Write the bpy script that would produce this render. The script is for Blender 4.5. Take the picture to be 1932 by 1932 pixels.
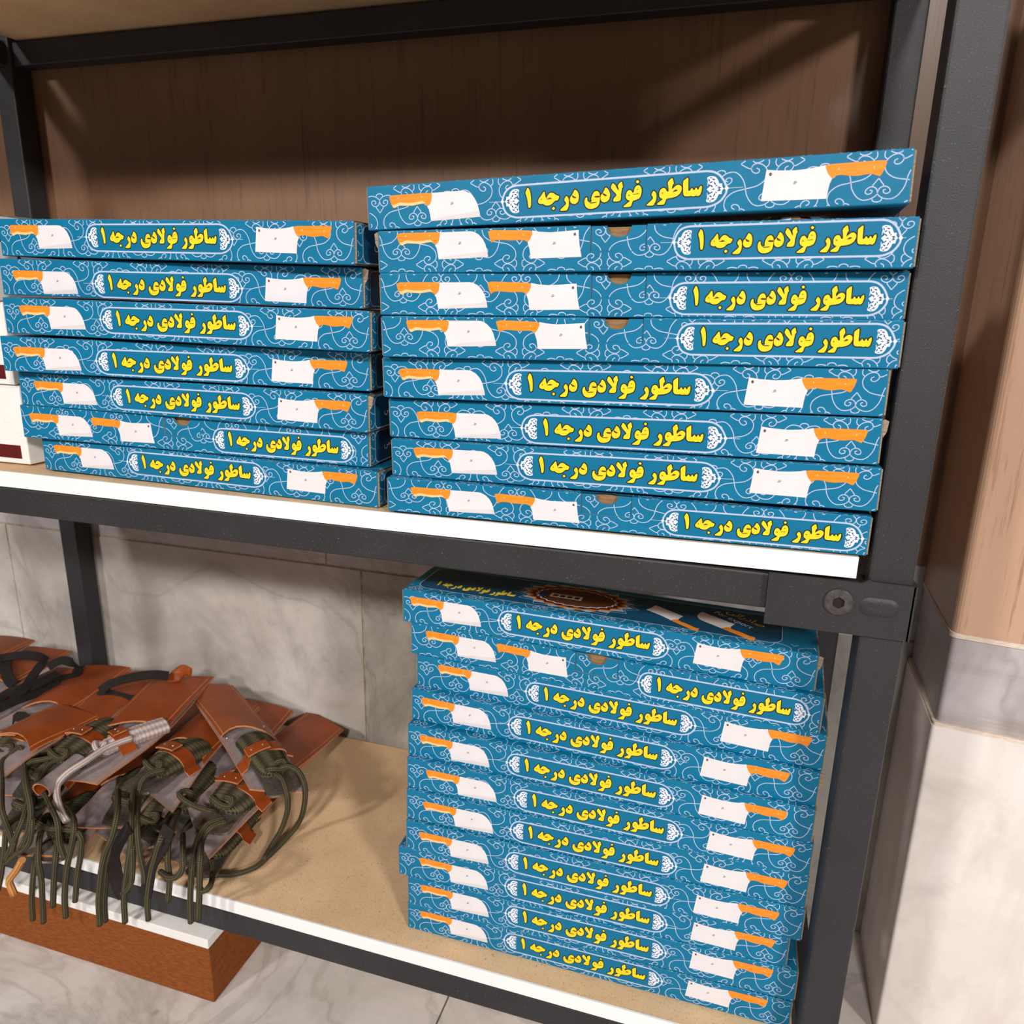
import bpy, bmesh, math, random
from mathutils import Vector, Matrix
from mathutils.geometry import tessellate_polygon
random.seed(7)
S = bpy.context.scene
for o in list(bpy.data.objects):
    bpy.data.objects.remove(o)
COL = S.collection

# ------------------------------------------------------------------ camera
CAM = [-0.21473, -0.6088, 0.18365]
CAM_R = [[0.9557529, 0.2935083, 0.0197312], [-0.0958213, 0.2472039, 0.9642139], [-0.2781272, 0.9234409, -0.2643902]]
cam = bpy.data.cameras.new('camera'); camo = bpy.data.objects.new('camera', cam); COL.objects.link(camo)
R_, U_, F_ = [Vector(v) for v in CAM_R]
camo.matrix_world = Matrix(((R_.x, U_.x, -F_.x, CAM[0]), (R_.y, U_.y, -F_.y, CAM[1]), (R_.z, U_.z, -F_.z, CAM[2]), (0, 0, 0, 1)))
cam.sensor_fit = 'HORIZONTAL'; cam.sensor_width = 36.0
cam.lens = 36.0 * 1435.85 / 1932.0
cam.clip_start = 0.02
cam.dof.use_dof = True; cam.dof.focus_distance = 0.68; cam.dof.aperture_fstop = 11.0
S.camera = camo

# ------------------------------------------------------------------ light, world, exposure
S.view_settings.view_transform = 'Standard'; S.view_settings.look = 'None'
S.view_settings.gamma = 1.0; S.view_settings.use_curve_mapping = False
S.view_settings.exposure = 0.0
w = bpy.data.worlds.new('World'); S.world = w; w.use_nodes = True
w.node_tree.nodes['Background'].inputs[0].default_value = (1.0, 0.95, 0.90, 1)
w.node_tree.nodes['Background'].inputs[1].default_value = 0.085

def lamp(name, loc, target, size, power, col=(1, 1, 1)):
    l = bpy.data.lights.new(name, 'AREA'); l.shape = 'SQUARE'; l.size = size; l.energy = power; l.color = col
    o = bpy.data.objects.new(name, l); COL.objects.link(o); o.location = loc
    d = Vector(target) - Vector(loc); o.rotation_euler = d.to_track_quat('-Z', 'Y').to_euler()
    return o
lamp('ceiling_lamp', (-2.4, -3.55, 2.10), (-0.5, 0, 0), 0.32, 82, (1, 0.97, 0.94))
lamp('ceiling_lamp', (0.2, -3.7, 2.12), (-0.4, 0, 0), 0.32, 84, (1, 0.97, 0.94))
lamp('ceiling_lamp', (2.9, -3.6, 2.05), (-0.2, 0.2, -0.1), 0.5, 160, (1, 0.96, 0.93))

# ------------------------------------------------------------------ materials
def srgb(r, g, b):
    f = lambda c: (c / 255 / 12.92) if c / 255 <= 0.04045 else ((c / 255 + 0.055) / 1.055) ** 2.4
    return (f(r), f(g), f(b), 1)
class Mat:
    def __init__(self, name, col, rough=0.5, spec=0.5, metal=0.0):
        self.m = bpy.data.materials.new(name); self.m.use_nodes = True
        self.nt = self.m.node_tree; self.b = self.nt.nodes['Principled BSDF']
        self.b.inputs['Base Color'].default_value = col; self.b.inputs['Roughness'].default_value = rough
        self.b.inputs['Specular IOR Level'].default_value = spec; self.b.inputs['Metallic'].default_value = metal
    def n(self, t, **kw):
        nd = self.nt.nodes.new(t)
        for k, v in kw.items():
            if k in nd.inputs: nd.inputs[k].default_value = v
            else: setattr(nd, k, v)
        return nd
    def l(self, a, b): self.nt.links.new(a, b)
    def coords(self, scale=(1, 1, 1), kind='Object'):
        tc = self.n('ShaderNodeTexCoord'); mp = self.n('ShaderNodeMapping'); mp.inputs['Scale'].default_value = scale
        self.l(tc.outputs[kind], mp.inputs['Vector']); return mp.outputs[0]
    def noise(self, vec, scale, detail=4, rough=0.6, dist=0.0):
        t = self.n('ShaderNodeTexNoise'); t.inputs['Scale'].default_value = scale; t.inputs['Detail'].default_value = detail
        t.inputs['Roughness'].default_value = rough; t.inputs['Distortion'].default_value = dist
        self.l(vec, t.inputs['Vector']); return t.outputs['Fac']
    def ramp(self, fac, stops):
        r = self.n('ShaderNodeValToRGB'); e = r.color_ramp.elements
        while len(e) < len(stops): e.new(0.5)
        for i, (p, c) in enumerate(stops): e[i].position = p; e[i].color = c
        self.l(fac, r.inputs['Fac']); return r.outputs['Color']
    def mix(self, fac, a, b, mode='MIX'):
        x = self.n('ShaderNodeMix', data_type='RGBA', blend_type=mode)
        for s, v in ((0, fac), (6, a), (7, b)):
            if isinstance(v, (float, int)): x.inputs[s].default_value = v
            elif isinstance(v, tuple): x.inputs[s].default_value = v
            else: self.l(v, x.inputs[s])
        return x.outputs[2]
    def color(self, sock): self.l(sock, self.b.inputs['Base Color'])
    def bump(self, h, strength=0.2, dist=0.001):
        bp = self.n('ShaderNodeBump'); bp.inputs['Strength'].default_value = strength; bp.inputs['Distance'].default_value = dist
        self.l(h, bp.inputs['Height']); self.l(bp.outputs[0], self.b.inputs['Normal'])

def ink(name, c, var=0.06, rough=0.38, grain=None):
    k = Mat(name, srgb(*c), rough, 0.28); v = k.coords()
    n = k.noise(v, 40, 3); a = srgb(*c); d = tuple(x * (1 - var * 2) for x in a[:3]) + (1,)
    col = k.ramp(n, [(0.3, d), (0.7, a)])
    if grain:
        g = k.noise(k.coords((25, 25, 900)), 1.0, 5, 0.7)
        col = k.mix(k.ramp(g, [(0.45, (0, 0, 0, 1)), (0.75, (1, 1, 1, 1))]), col, srgb(*grain))
    k.color(col); b = k.noise(v, 160, 3); k.bump(b, 0.10, 0.0006)
    return k.m
TEAL = ink('printed_teal', (3, 112, 151), 0.06, 0.42)
PANEL = ink('printed_panel_teal', (3, 108, 146), 0.03, 0.42)
NAVY = ink('printed_navy', (12, 66, 110))
DEEP = ink('printed_deep_blue', (9, 72, 104), 0.05)
LAV = ink('printed_lavender', (186, 196, 222), 0.04)
INKWHITE = ink('printed_white', (226, 232, 244), 0.03)
YEL = ink('printed_yellow', (240, 212, 40), 0.03)
OUTL = ink('printed_dark_outline', (32, 30, 14), 0.05)
COUNT = ink('printed_maroon', (84, 30, 16), 0.05)
ORG = ink('printed_orange_wood', (244, 146, 42), 0.05, 0.38, (224, 112, 26))
CREAM = ink('printed_cream', (250, 200, 140), 0.04)
BLADE = ink('printed_blade', (226, 220, 222), 0.03)
BEVEL = ink('printed_blade_edge', (214, 208, 210), 0.04)
GREYINK = ink('printed_grey', (92, 84, 86), 0.05)
GOLD = ink('printed_gold', (196, 120, 36), 0.1)
BROWNINK = ink('printed_brown', (92, 56, 36), 0.2)
PALE = ink('printed_pale_blue', (150, 180, 205), 0.05)
FOLDGLINT = ink('crease_crack_glints', (186, 226, 240), 0.05)  # highlights on the cracked fold, put in as pale colour
MAROON = ink('printed_dark_red', (96, 26, 24), 0.12)

def card(name, c, d):
    k = Mat(name, srgb(*c), 0.85, 0.2); v = k.coords((1, 1, 6)); n = k.noise(v, 120, 5, 0.7)
    k.color(k.ramp(n, [(0.3, srgb(*d)), (0.7, srgb(*c))])); k.bump(n, 0.3, 0.0006); return k.m
CARD = card('brown_cardboard', (158, 124, 88), (112, 84, 58))
CARDEDGE = card('raw_cardboard_edge', (178, 160, 138), (120, 98, 76))
WHITECARD = card('white_cardboard', (236, 232, 228), (226, 220, 214))
BROWNCARD = card('brown_laminate', (150, 84, 34), (104, 52, 22))

def powder():
    k = Mat('black_powder_coat', srgb(44, 41, 46), 0.52, 0.5); v = k.coords(); n = k.noise(v, 1000, 2, 0.5)
    sp = k.noise(v, 900, 1, 0.5); big = k.noise(v, 9, 3)
    base = k.ramp(big, [(0.3, srgb(32, 31, 33)), (0.7, srgb(43, 40, 43))])
    k.color(k.mix(k.ramp(sp, [(0.70, (0, 0, 0, 1)), (0.80, (1, 1, 1, 1))]), base, srgb(112, 108, 112)))
    k.bump(n, 0.35, 0.0006); return k.m
POWDER = powder()
def melamine():
    k = Mat('white_melamine', srgb(240, 238, 236), 0.4, 0.4); v = k.coords(); n = k.noise(v, 6, 4)
    k.color(k.ramp(n, [(0.3, srgb(236, 233, 231)), (0.7, srgb(243, 241, 239))])); return k.m
MELA = melamine()
def chip():
    k = Mat('raw_chipboard', srgb(208, 172, 130), 0.75, 0.25)
    a = k.noise(k.coords((1, 1, 1)), 420, 3, 0.7); b = k.noise(k.coords((1, 1, 1)), 12, 4); c = k.noise(k.coords((2, 1, 1)), 260, 2, 0.5, 0.5)
    base = k.ramp(b, [(0.3, srgb(212, 174, 134)), (0.7, srgb(228, 194, 152))])
    col = k.mix(k.ramp(a, [(0.55, (0, 0, 0, 1)), (0.78, (.75, .75, .75, 1))]), base, srgb(160, 120, 84))
    col = k.mix(k.ramp(c, [(0.70, (0, 0, 0, 1)), (0.76, (1, 1, 1, 1))]), col, srgb(116, 82, 56))
    k.color(col); k.bump(a, 0.25, 0.0005); return k.m
CHIP = chip()
def marble(name, lo, mid, hi, vein, rough=0.22, stain=False):
    k = Mat(name, srgb(*mid), rough, 0.5); v = k.coords()
    big = k.noise(v, 5.0, 6, 0.62, 0.8); fine = k.noise(v, 22, 6, 0.7, 0.4)
    col = k.ramp(big, [(0.32, srgb(*lo)), (0.52, srgb(*mid)), (0.70, srgb(*hi))])
    col = k.mix(k.ramp(fine, [(0.50, (0, 0, 0, 1)), (0.85, (.7, .7, .7, 1))]), col, srgb(*lo))
    mo = k.noise(k.coords((1, 1, 0.8)), 9, 5, 0.65, 0.5)
    col = k.mix(k.ramp(mo, [(0.54, (0, 0, 0, 1)), (0.78, (.8, .8, .8, 1))]), col, srgb(*[int(c * .84) for c in lo]))
    vo = k.noise(k.coords((1, 1, 0.7)), 3.2, 5, 0.55, 1.6)
    ve = k.n('ShaderNodeMath', operation='SUBTRACT'); k.l(vo, ve.inputs[0]); ve.inputs[1].default_value = 0.5
    ab = k.n('ShaderNodeMath', operation='ABSOLUTE'); k.l(ve.outputs[0], ab.inputs[0])
    col = k.mix(k.ramp(ab.outputs[0], [(0.0, (.34, .34, .34, 1)), (0.03, (0, 0, 0, 1))]), col, srgb(*vein))
    sp = k.noise(k.coords((1, 1, 1)), 34, 2, 0.5)
    col = k.mix(k.ramp(sp, [(0.72, (0, 0, 0, 1)), (0.80, (.7, .7, .7, 1))]), col, srgb(*vein))
    if stain:
        sn = k.noise(k.coords((1.2, 1.2, 16)), 1.6, 4, 0.6)
        col = k.mix(k.ramp(sn, [(0.52, (0, 0, 0, 1)), (0.66, (.6, .6, .6, 1))]), col, srgb(140, 116, 100))
    k.color(col); k.bump(fine, 0.06, 0.001); return k.m
MARBLE = marble('pale_marble', (160, 153, 146), (184, 176, 169), (202, 195, 189), (138, 128, 116))
MARBLE2 = marble('grey_green_marble', (138, 133, 126), (168, 160, 151), (194, 186, 177), (112, 108, 102))
CAULK = card('caulk', (232, 218, 204), (200, 180, 160))
MARBLEW = marble('cream_marble', (222, 210, 203), (232, 222, 216), (238, 230, 226), (214, 200, 190), 0.35)
BAND = marble('grey_marble', (150, 142, 142), (182, 174, 176), (204, 196, 196), (132, 116, 104), 0.30, True)
FLOORM = marble('floor_marble', (190, 182, 174), (214, 206, 200), (224, 218, 212), (150, 140, 128), 0.2)
def grout():
    k = Mat('grout', srgb(168, 146, 120), 0.9, 0.1); n = k.noise(k.coords(), 80, 3)
    k.color(k.ramp(n, [(0.3, srgb(140, 118, 94)), (0.7, srgb(196, 180, 158))])); k.bump(n, 0.4, 0.001); return k.m
GROUT = grout()
def woodvinyl(name, c, d, streak):
    k = Mat(name, srgb(*c), 0.36, 0.45)
    v = k.coords((1, 1, 0.045)); a = k.noise(v, 62, 5, 0.65, 0.3); b = k.noise(v, 190, 4, 0.7, 0.2); wv = k.noise(k.coords((1, 1, .3)), 5, 3)
    base = k.ramp(wv, [(0.3, srgb(*d)), (0.7, srgb(*c))])
    col = k.mix(k.ramp(a, [(0.50, (0, 0, 0, 1)), (0.74, (.6, .6, .6, 1))]), base, srgb(*d))
    col = k.mix(k.ramp(b, [(0.56, (0, 0, 0, 1)), (0.70, (.75, .75, .75, 1))]), col, srgb(*streak))
    k.color(col); k.bump(b, 0.2, 0.0008); return k.m
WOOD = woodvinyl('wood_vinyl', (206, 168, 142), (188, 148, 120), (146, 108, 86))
WOODDIM = woodvinyl('wood_vinyl_dim', (132, 98, 74), (116, 84, 62), (98, 70, 52))  # same wood vinyl, coloured darker for the weaker light at the back
def leather(name, c, d, rough=0.42, sc=60):
    k = Mat(name, srgb(*c), rough, 0.28); v = k.coords(); a = k.noise(v, sc, 5, 0.65); g = k.noise(v, 620, 3, 0.6)
    k.color(k.ramp(a, [(0.3, srgb(*d)), (0.7, srgb(*c))])); k.bump(g, 0.3, 0.0005); return k.m
LEATHER = leather('tan_leather', (156, 74, 24), (126, 52, 12), 0.5, 14)
LEATHER2 = leather('faded_leather', (146, 78, 42), (126, 62, 28), 0.5, 14)
SUEDE = leather('grey_suede', (150, 136, 134), (128, 114, 114), 0.9, 90)
EDGE = leather('leather_cut_edge', (206, 138, 92), (184, 112, 68), 0.8, 90)
STITCH = leather('stitch_thread', (206, 136, 84), (186, 112, 62), 0.8, 200)
RIBBON = leather('black_webbing', (40, 33, 30), (26, 22, 22), 0.8, 200)
def cordm(name, c, d):
    k = Mat(name, srgb(*c), 0.9, 0.15)
    uv = k.n('ShaderNodeUVMap', uv_map='UVMap'); sx = k.n('ShaderNodeSeparateXYZ'); k.l(uv.outputs[0], sx.inputs[0])
    def sinof(sa, sb):
        m1 = k.n('ShaderNodeMath', operation='MULTIPLY'); k.l(sx.outputs[0], m1.inputs[0]); m1.inputs[1].default_value = sa
        m2 = k.n('ShaderNodeMath', operation='MULTIPLY_ADD'); k.l(sx.outputs[1], m2.inputs[0]); m2.inputs[1].default_value = sb; k.l(m1.outputs[0], m2.inputs[2])
        s = k.n('ShaderNodeMath', operation='SINE'); k.l(m2.outputs[0], s.inputs[0]); return s.outputs[0]
    a, b = sinof(6.2832 * 4, 2200.0), sinof(6.2832 * 4, -2200.0)
    mx = k.n('ShaderNodeMath', operation='MULTIPLY'); k.l(a, mx.inputs[0]); k.l(b, mx.inputs[1])
    md = k.n('ShaderNodeMath', operation='MULTIPLY_ADD'); k.l(mx.outputs[0], md.inputs[0]); md.inputs[1].default_value = 0.5; md.inputs[2].default_value = 0.5
    k.color(k.ramp(md.outputs[0], [(0.25, srgb(*d)), (0.7, srgb(*c))])); k.bump(md.outputs[0], 0.8, 0.0009); return k.m
OLIVE = cordm('olive_paracord', (96, 88, 66), (42, 38, 27))
WCORD = cordm('white_paracord', (226, 208, 204), (150, 128, 122))
TANC = cordm('tan_paracord', (226, 164, 96), (160, 100, 48))
def steel():
    k = Mat('dull_steel', srgb(150, 144, 136), 0.38, 0.5, 0.85); n = k.noise(k.coords((1, 6, 1)), 160, 3)
    k.color(k.ramp(n, [(0.3, srgb(120, 112, 104)), (0.7, srgb(170, 164, 156))])); return k.m
STEEL = steel()
def brass():
    k = Mat('nickel_rivet', srgb(230, 205, 190), 0.25, 0.5, 1.0); n = k.noise(k.coords(), 300, 2)
    k.color(k.ramp(n, [(0.3, srgb(220, 196, 180)), (0.7, srgb(240, 220, 206))])); return k.m
RIVET = brass()
def darkm():
    k = Mat('dark_steel', srgb(72, 66, 68), 0.38, 0.5, 0.3); n = k.noise(k.coords(), 200, 3)
    k.color(k.ramp(n, [(0.3, srgb(60, 55, 57)), (0.7, srgb(86, 80, 82))])); return k.m
DARKSTEEL = darkm()

# ------------------------------------------------------------------ helpers
class MB:
    """collects faces, becomes one mesh object"""
    def __init__(self): self.v = []; self.f = []; self.m = []; self.mats = []; self.uv = None
    def mi(self, mat):
        if mat not in self.mats: self.mats.append(mat)
        return self.mats.index(mat)
    def face(self, pts, mat):
        i = len(self.v); self.v += [tuple(p) for p in pts]; self.f.append(tuple(range(i, i + len(pts)))); self.m.append(self.mi(mat))
    def box(self, a, b, mat):
        (x0, y0, z0), (x1, y1, z1) = a, b; i = len(self.v)
        self.v += [(x0, y0, z0), (x1, y0, z0), (x1, y1, z0), (x0, y1, z0), (x0, y0, z1), (x1, y0, z1), (x1, y1, z1), (x0, y1, z1)]
        for q in ((0, 3, 2, 1), (4, 5, 6, 7), (0, 1, 5, 4), (1, 2, 6, 5), (2, 3, 7, 6), (3, 0, 4, 7)):
            self.f.append(tuple(i + j for j in q)); self.m.append(self.mi(mat))
    def poly(self, pts, mat, fn, layer=0.0):
        """2-D outline (mm) filled; fn maps (x, y, layer mm) to 3-D metres"""
        tris = tessellate_polygon([[Vector((p[0], p[1], 0)) for p in pts]]); i = len(self.v)
        self.v += [fn(p[0], p[1], layer) for p in pts]; k = self.mi(mat)
        for t in tris:
            a, b, c = (pts[j] for j in t)
            ar = (b[0] - a[0]) * (c[1] - a[1]) - (b[1] - a[1]) * (c[0] - a[0])
            t = t if ar > 0 else (t[0], t[2], t[1])
            self.f.append(tuple(i + j for j in t)); self.m.append(k)
    def ribbon(self, pts, width, mat, fn, layer=0.0, closed=False, grow=0.0):
        """stroke of given width (mm); grow > 0 shifts it outward by that much (outline of a counter-clockwise shape)"""
        n = len(pts)
        if n < 2: return
        i = len(self.v); k = self.mi(mat)
        for j in range(n):
            p = pts[j]; a = pts[(j - 1) % n] if (closed or j) else p; b = pts[(j + 1) % n] if (closed or j < n - 1) else p
            d1 = Vector((p[0] - a[0], p[1] - a[1])); d2 = Vector((b[0] - p[0], b[1] - p[1]))
            if d1.length < 1e-9: d1 = d2.copy()
            if d2.length < 1e-9: d2 = d1.copy()
            if d1.length < 1e-9: d1 = d2 = Vector((1, 0))
            d1.normalize(); d2.normalize(); t = d1 + d2
            t = t.normalized() if t.length > 1e-6 else d1
            nn = Vector((t.y, -t.x)); c = max(0.6, d1.dot(t)); h = width / 2 / c
            self.v += [fn(p[0] + nn.x * (h + grow), p[1] + nn.y * (h + grow), layer), fn(p[0] - nn.x * (h - grow), p[1] - nn.y * (h - grow), layer)]
        for j in range(n if closed else n - 1):
            a = i + 2 * j; b = i + 2 * ((j + 1) % n); self.f.append((a, b, b + 1, a + 1)); self.m.append(k)
    def mesh(self, name):
        me = bpy.data.meshes.new(name); me.from_pydata(self.v, [], self.f)
        for m in self.mats: me.materials.append(m)
        me.polygons.foreach_set('material_index', self.m); me.update(); return me
    def build(self, name, parent=None, bevel=0, smooth=False, segs=2):
        me = self.mesh(name)
        if bevel:
            bm = bmesh.new(); bm.from_mesh(me); bmesh.ops.remove_doubles(bm, verts=bm.verts, dist=1e-6)
            es = [e for e in bm.edges if len(e.link_faces) == 2 and e.calc_face_angle(0) > 0.5]
            bmesh.ops.bevel(bm, geom=es, offset=bevel, segments=segs, profile=0.5, affect='EDGES', clamp_overlap=True)
            bm.to_mesh(me); bm.free()
        if smooth:
            for p in me.polygons: p.use_smooth = True
        return link(name, me, parent)
def link(name, me, parent=None):
    o = bpy.data.objects.new(name, me); COL.objects.link(o)
    if parent: o.parent = parent
    return o
def thing(name, label, cat, group=None, loc=(0, 0, 0)):
    o = bpy.data.objects.new(name, None); o.empty_display_size = 0.02; COL.objects.link(o); o.location = loc
    return tag(o, label, cat, group)
def tag(o, label, cat, group=None):
    o['label'] = label; o['category'] = cat
    if group: o['group'] = group
    return o
def structure(o): o['kind'] = 'structure'; return o
def chaikin(p, n=2):
    for _ in range(n):
        q = []
        for i in range(len(p)):
            a, b = p[i], p[(i + 1) % len(p)]
            q += [(a[0] * .8 + b[0] * .2, a[1] * .8 + b[1] * .2), (a[0] * .2 + b[0] * .8, a[1] * .2 + b[1] * .8)]
        p = q
    return p
def ccw(p):
    s = sum(p[i][0] * p[(i + 1) % len(p)][1] - p[(i + 1) % len(p)][0] * p[i][1] for i in range(len(p)))
    return p if s > 0 else p[::-1]
def spline(pts, step):
    """Catmull-Rom through points (2-D or 3-D)"""
    P = [Vector(p) for p in pts]; out = []
    for i in range(len(P) - 1):
        a = P[i - 1] if i else P[0] * 2 - P[1]; b, c = P[i], P[i + 1]; d = P[i + 2] if i + 2 < len(P) else P[-1] * 2 - P[-2]
        n = max(1, int((c - b).length / step))
        for k in range(n):
            t = k / n
            out.append(0.5 * ((2 * b) + (c - a) * t + (2 * a - 5 * b + 4 * c - d) * t * t + (3 * b - a - 3 * c + d) * t ** 3))
    out.append(P[-1]); return out
def tube(pts, rad, mat, sides=8, step=0.004, name='tube', parent=None, ry=None):
    """swept tube with UVs (u round, v metres along); rad may be a function of 0..1"""
    P = spline(pts, step); bm = bmesh.new(); uvl = bm.loops.layers.uv.new('UVMap'); rings = []; L = 0; up = Vector((0.13, 0.21, 1)); vs = []
    n = len(P)
    for i, p in enumerate(P):
        t = (P[min(i + 1, n - 1)] - P[max(i - 1, 0)]).normalized(); s = t.cross(up)
        if s.length < 0.05: s = t.cross(Vector((1, 0, 0)))
        s.normalize(); u = s.cross(t).normalized(); up = u
        if i: L += (p - P[i - 1]).length
        r = rad(i / (n - 1)) if callable(rad) else rad; r2 = r * (ry or 1)
        rings.append([bm.verts.new(p + s * math.cos(a) * r + u * math.sin(a) * r2) for a in (2 * math.pi * k / sides for k in range(sides))]); vs.append(L)
    for i in range(n - 1):
        for k in range(sides):
            q = (rings[i][k], rings[i][(k + 1) % sides], rings[i + 1][(k + 1) % sides], rings[i + 1][k])
            f = bm.faces.new(q); f.smooth = True
            for l, c in zip(f.loops, ((k, i), (k + 1, i), (k + 1, i + 1), (k, i + 1))): l[uvl].uv = (c[0] / sides, vs[c[1]])
    for e in (rings[0], rings[-1][::-1]):
        try: bm.faces.new(e[::-1])
        except ValueError: pass
    me = bpy.data.meshes.new(name); bm.to_mesh(me); bm.free(); me.materials.append(mat); return link(name, me, parent)
def text_polys(s):
    c = bpy.data.curves.new('t', 'FONT'); c.body = s; c.resolution_u = 3; o = bpy.data.objects.new('t', c); COL.objects.link(o)
    bpy.context.view_layer.update(); me = o.to_mesh()
    vs = [(v.co.x, v.co.y) for v in me.vertices]; fs = [tuple(p.vertices) for p in me.polygons]
    o.to_mesh_clear(); bpy.data.objects.remove(o); bpy.data.curves.remove(c)
    xs = [v[0] for v in vs]; x0, x1 = min(xs), max(xs)
    return [((x - x0) / (x1 - x0), y / (x1 - x0)) for x, y in vs], fs
def put_text(mb, s, mat, place, fn, layer):
    vs, fs = text_polys(s); i = len(mb.v); k = mb.mi(mat)
    mb.v += [fn(*place(x, y), layer) for x, y in vs]
    for f in fs: mb.f.append(tuple(i + j for j in f)); mb.m.append(k)

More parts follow.
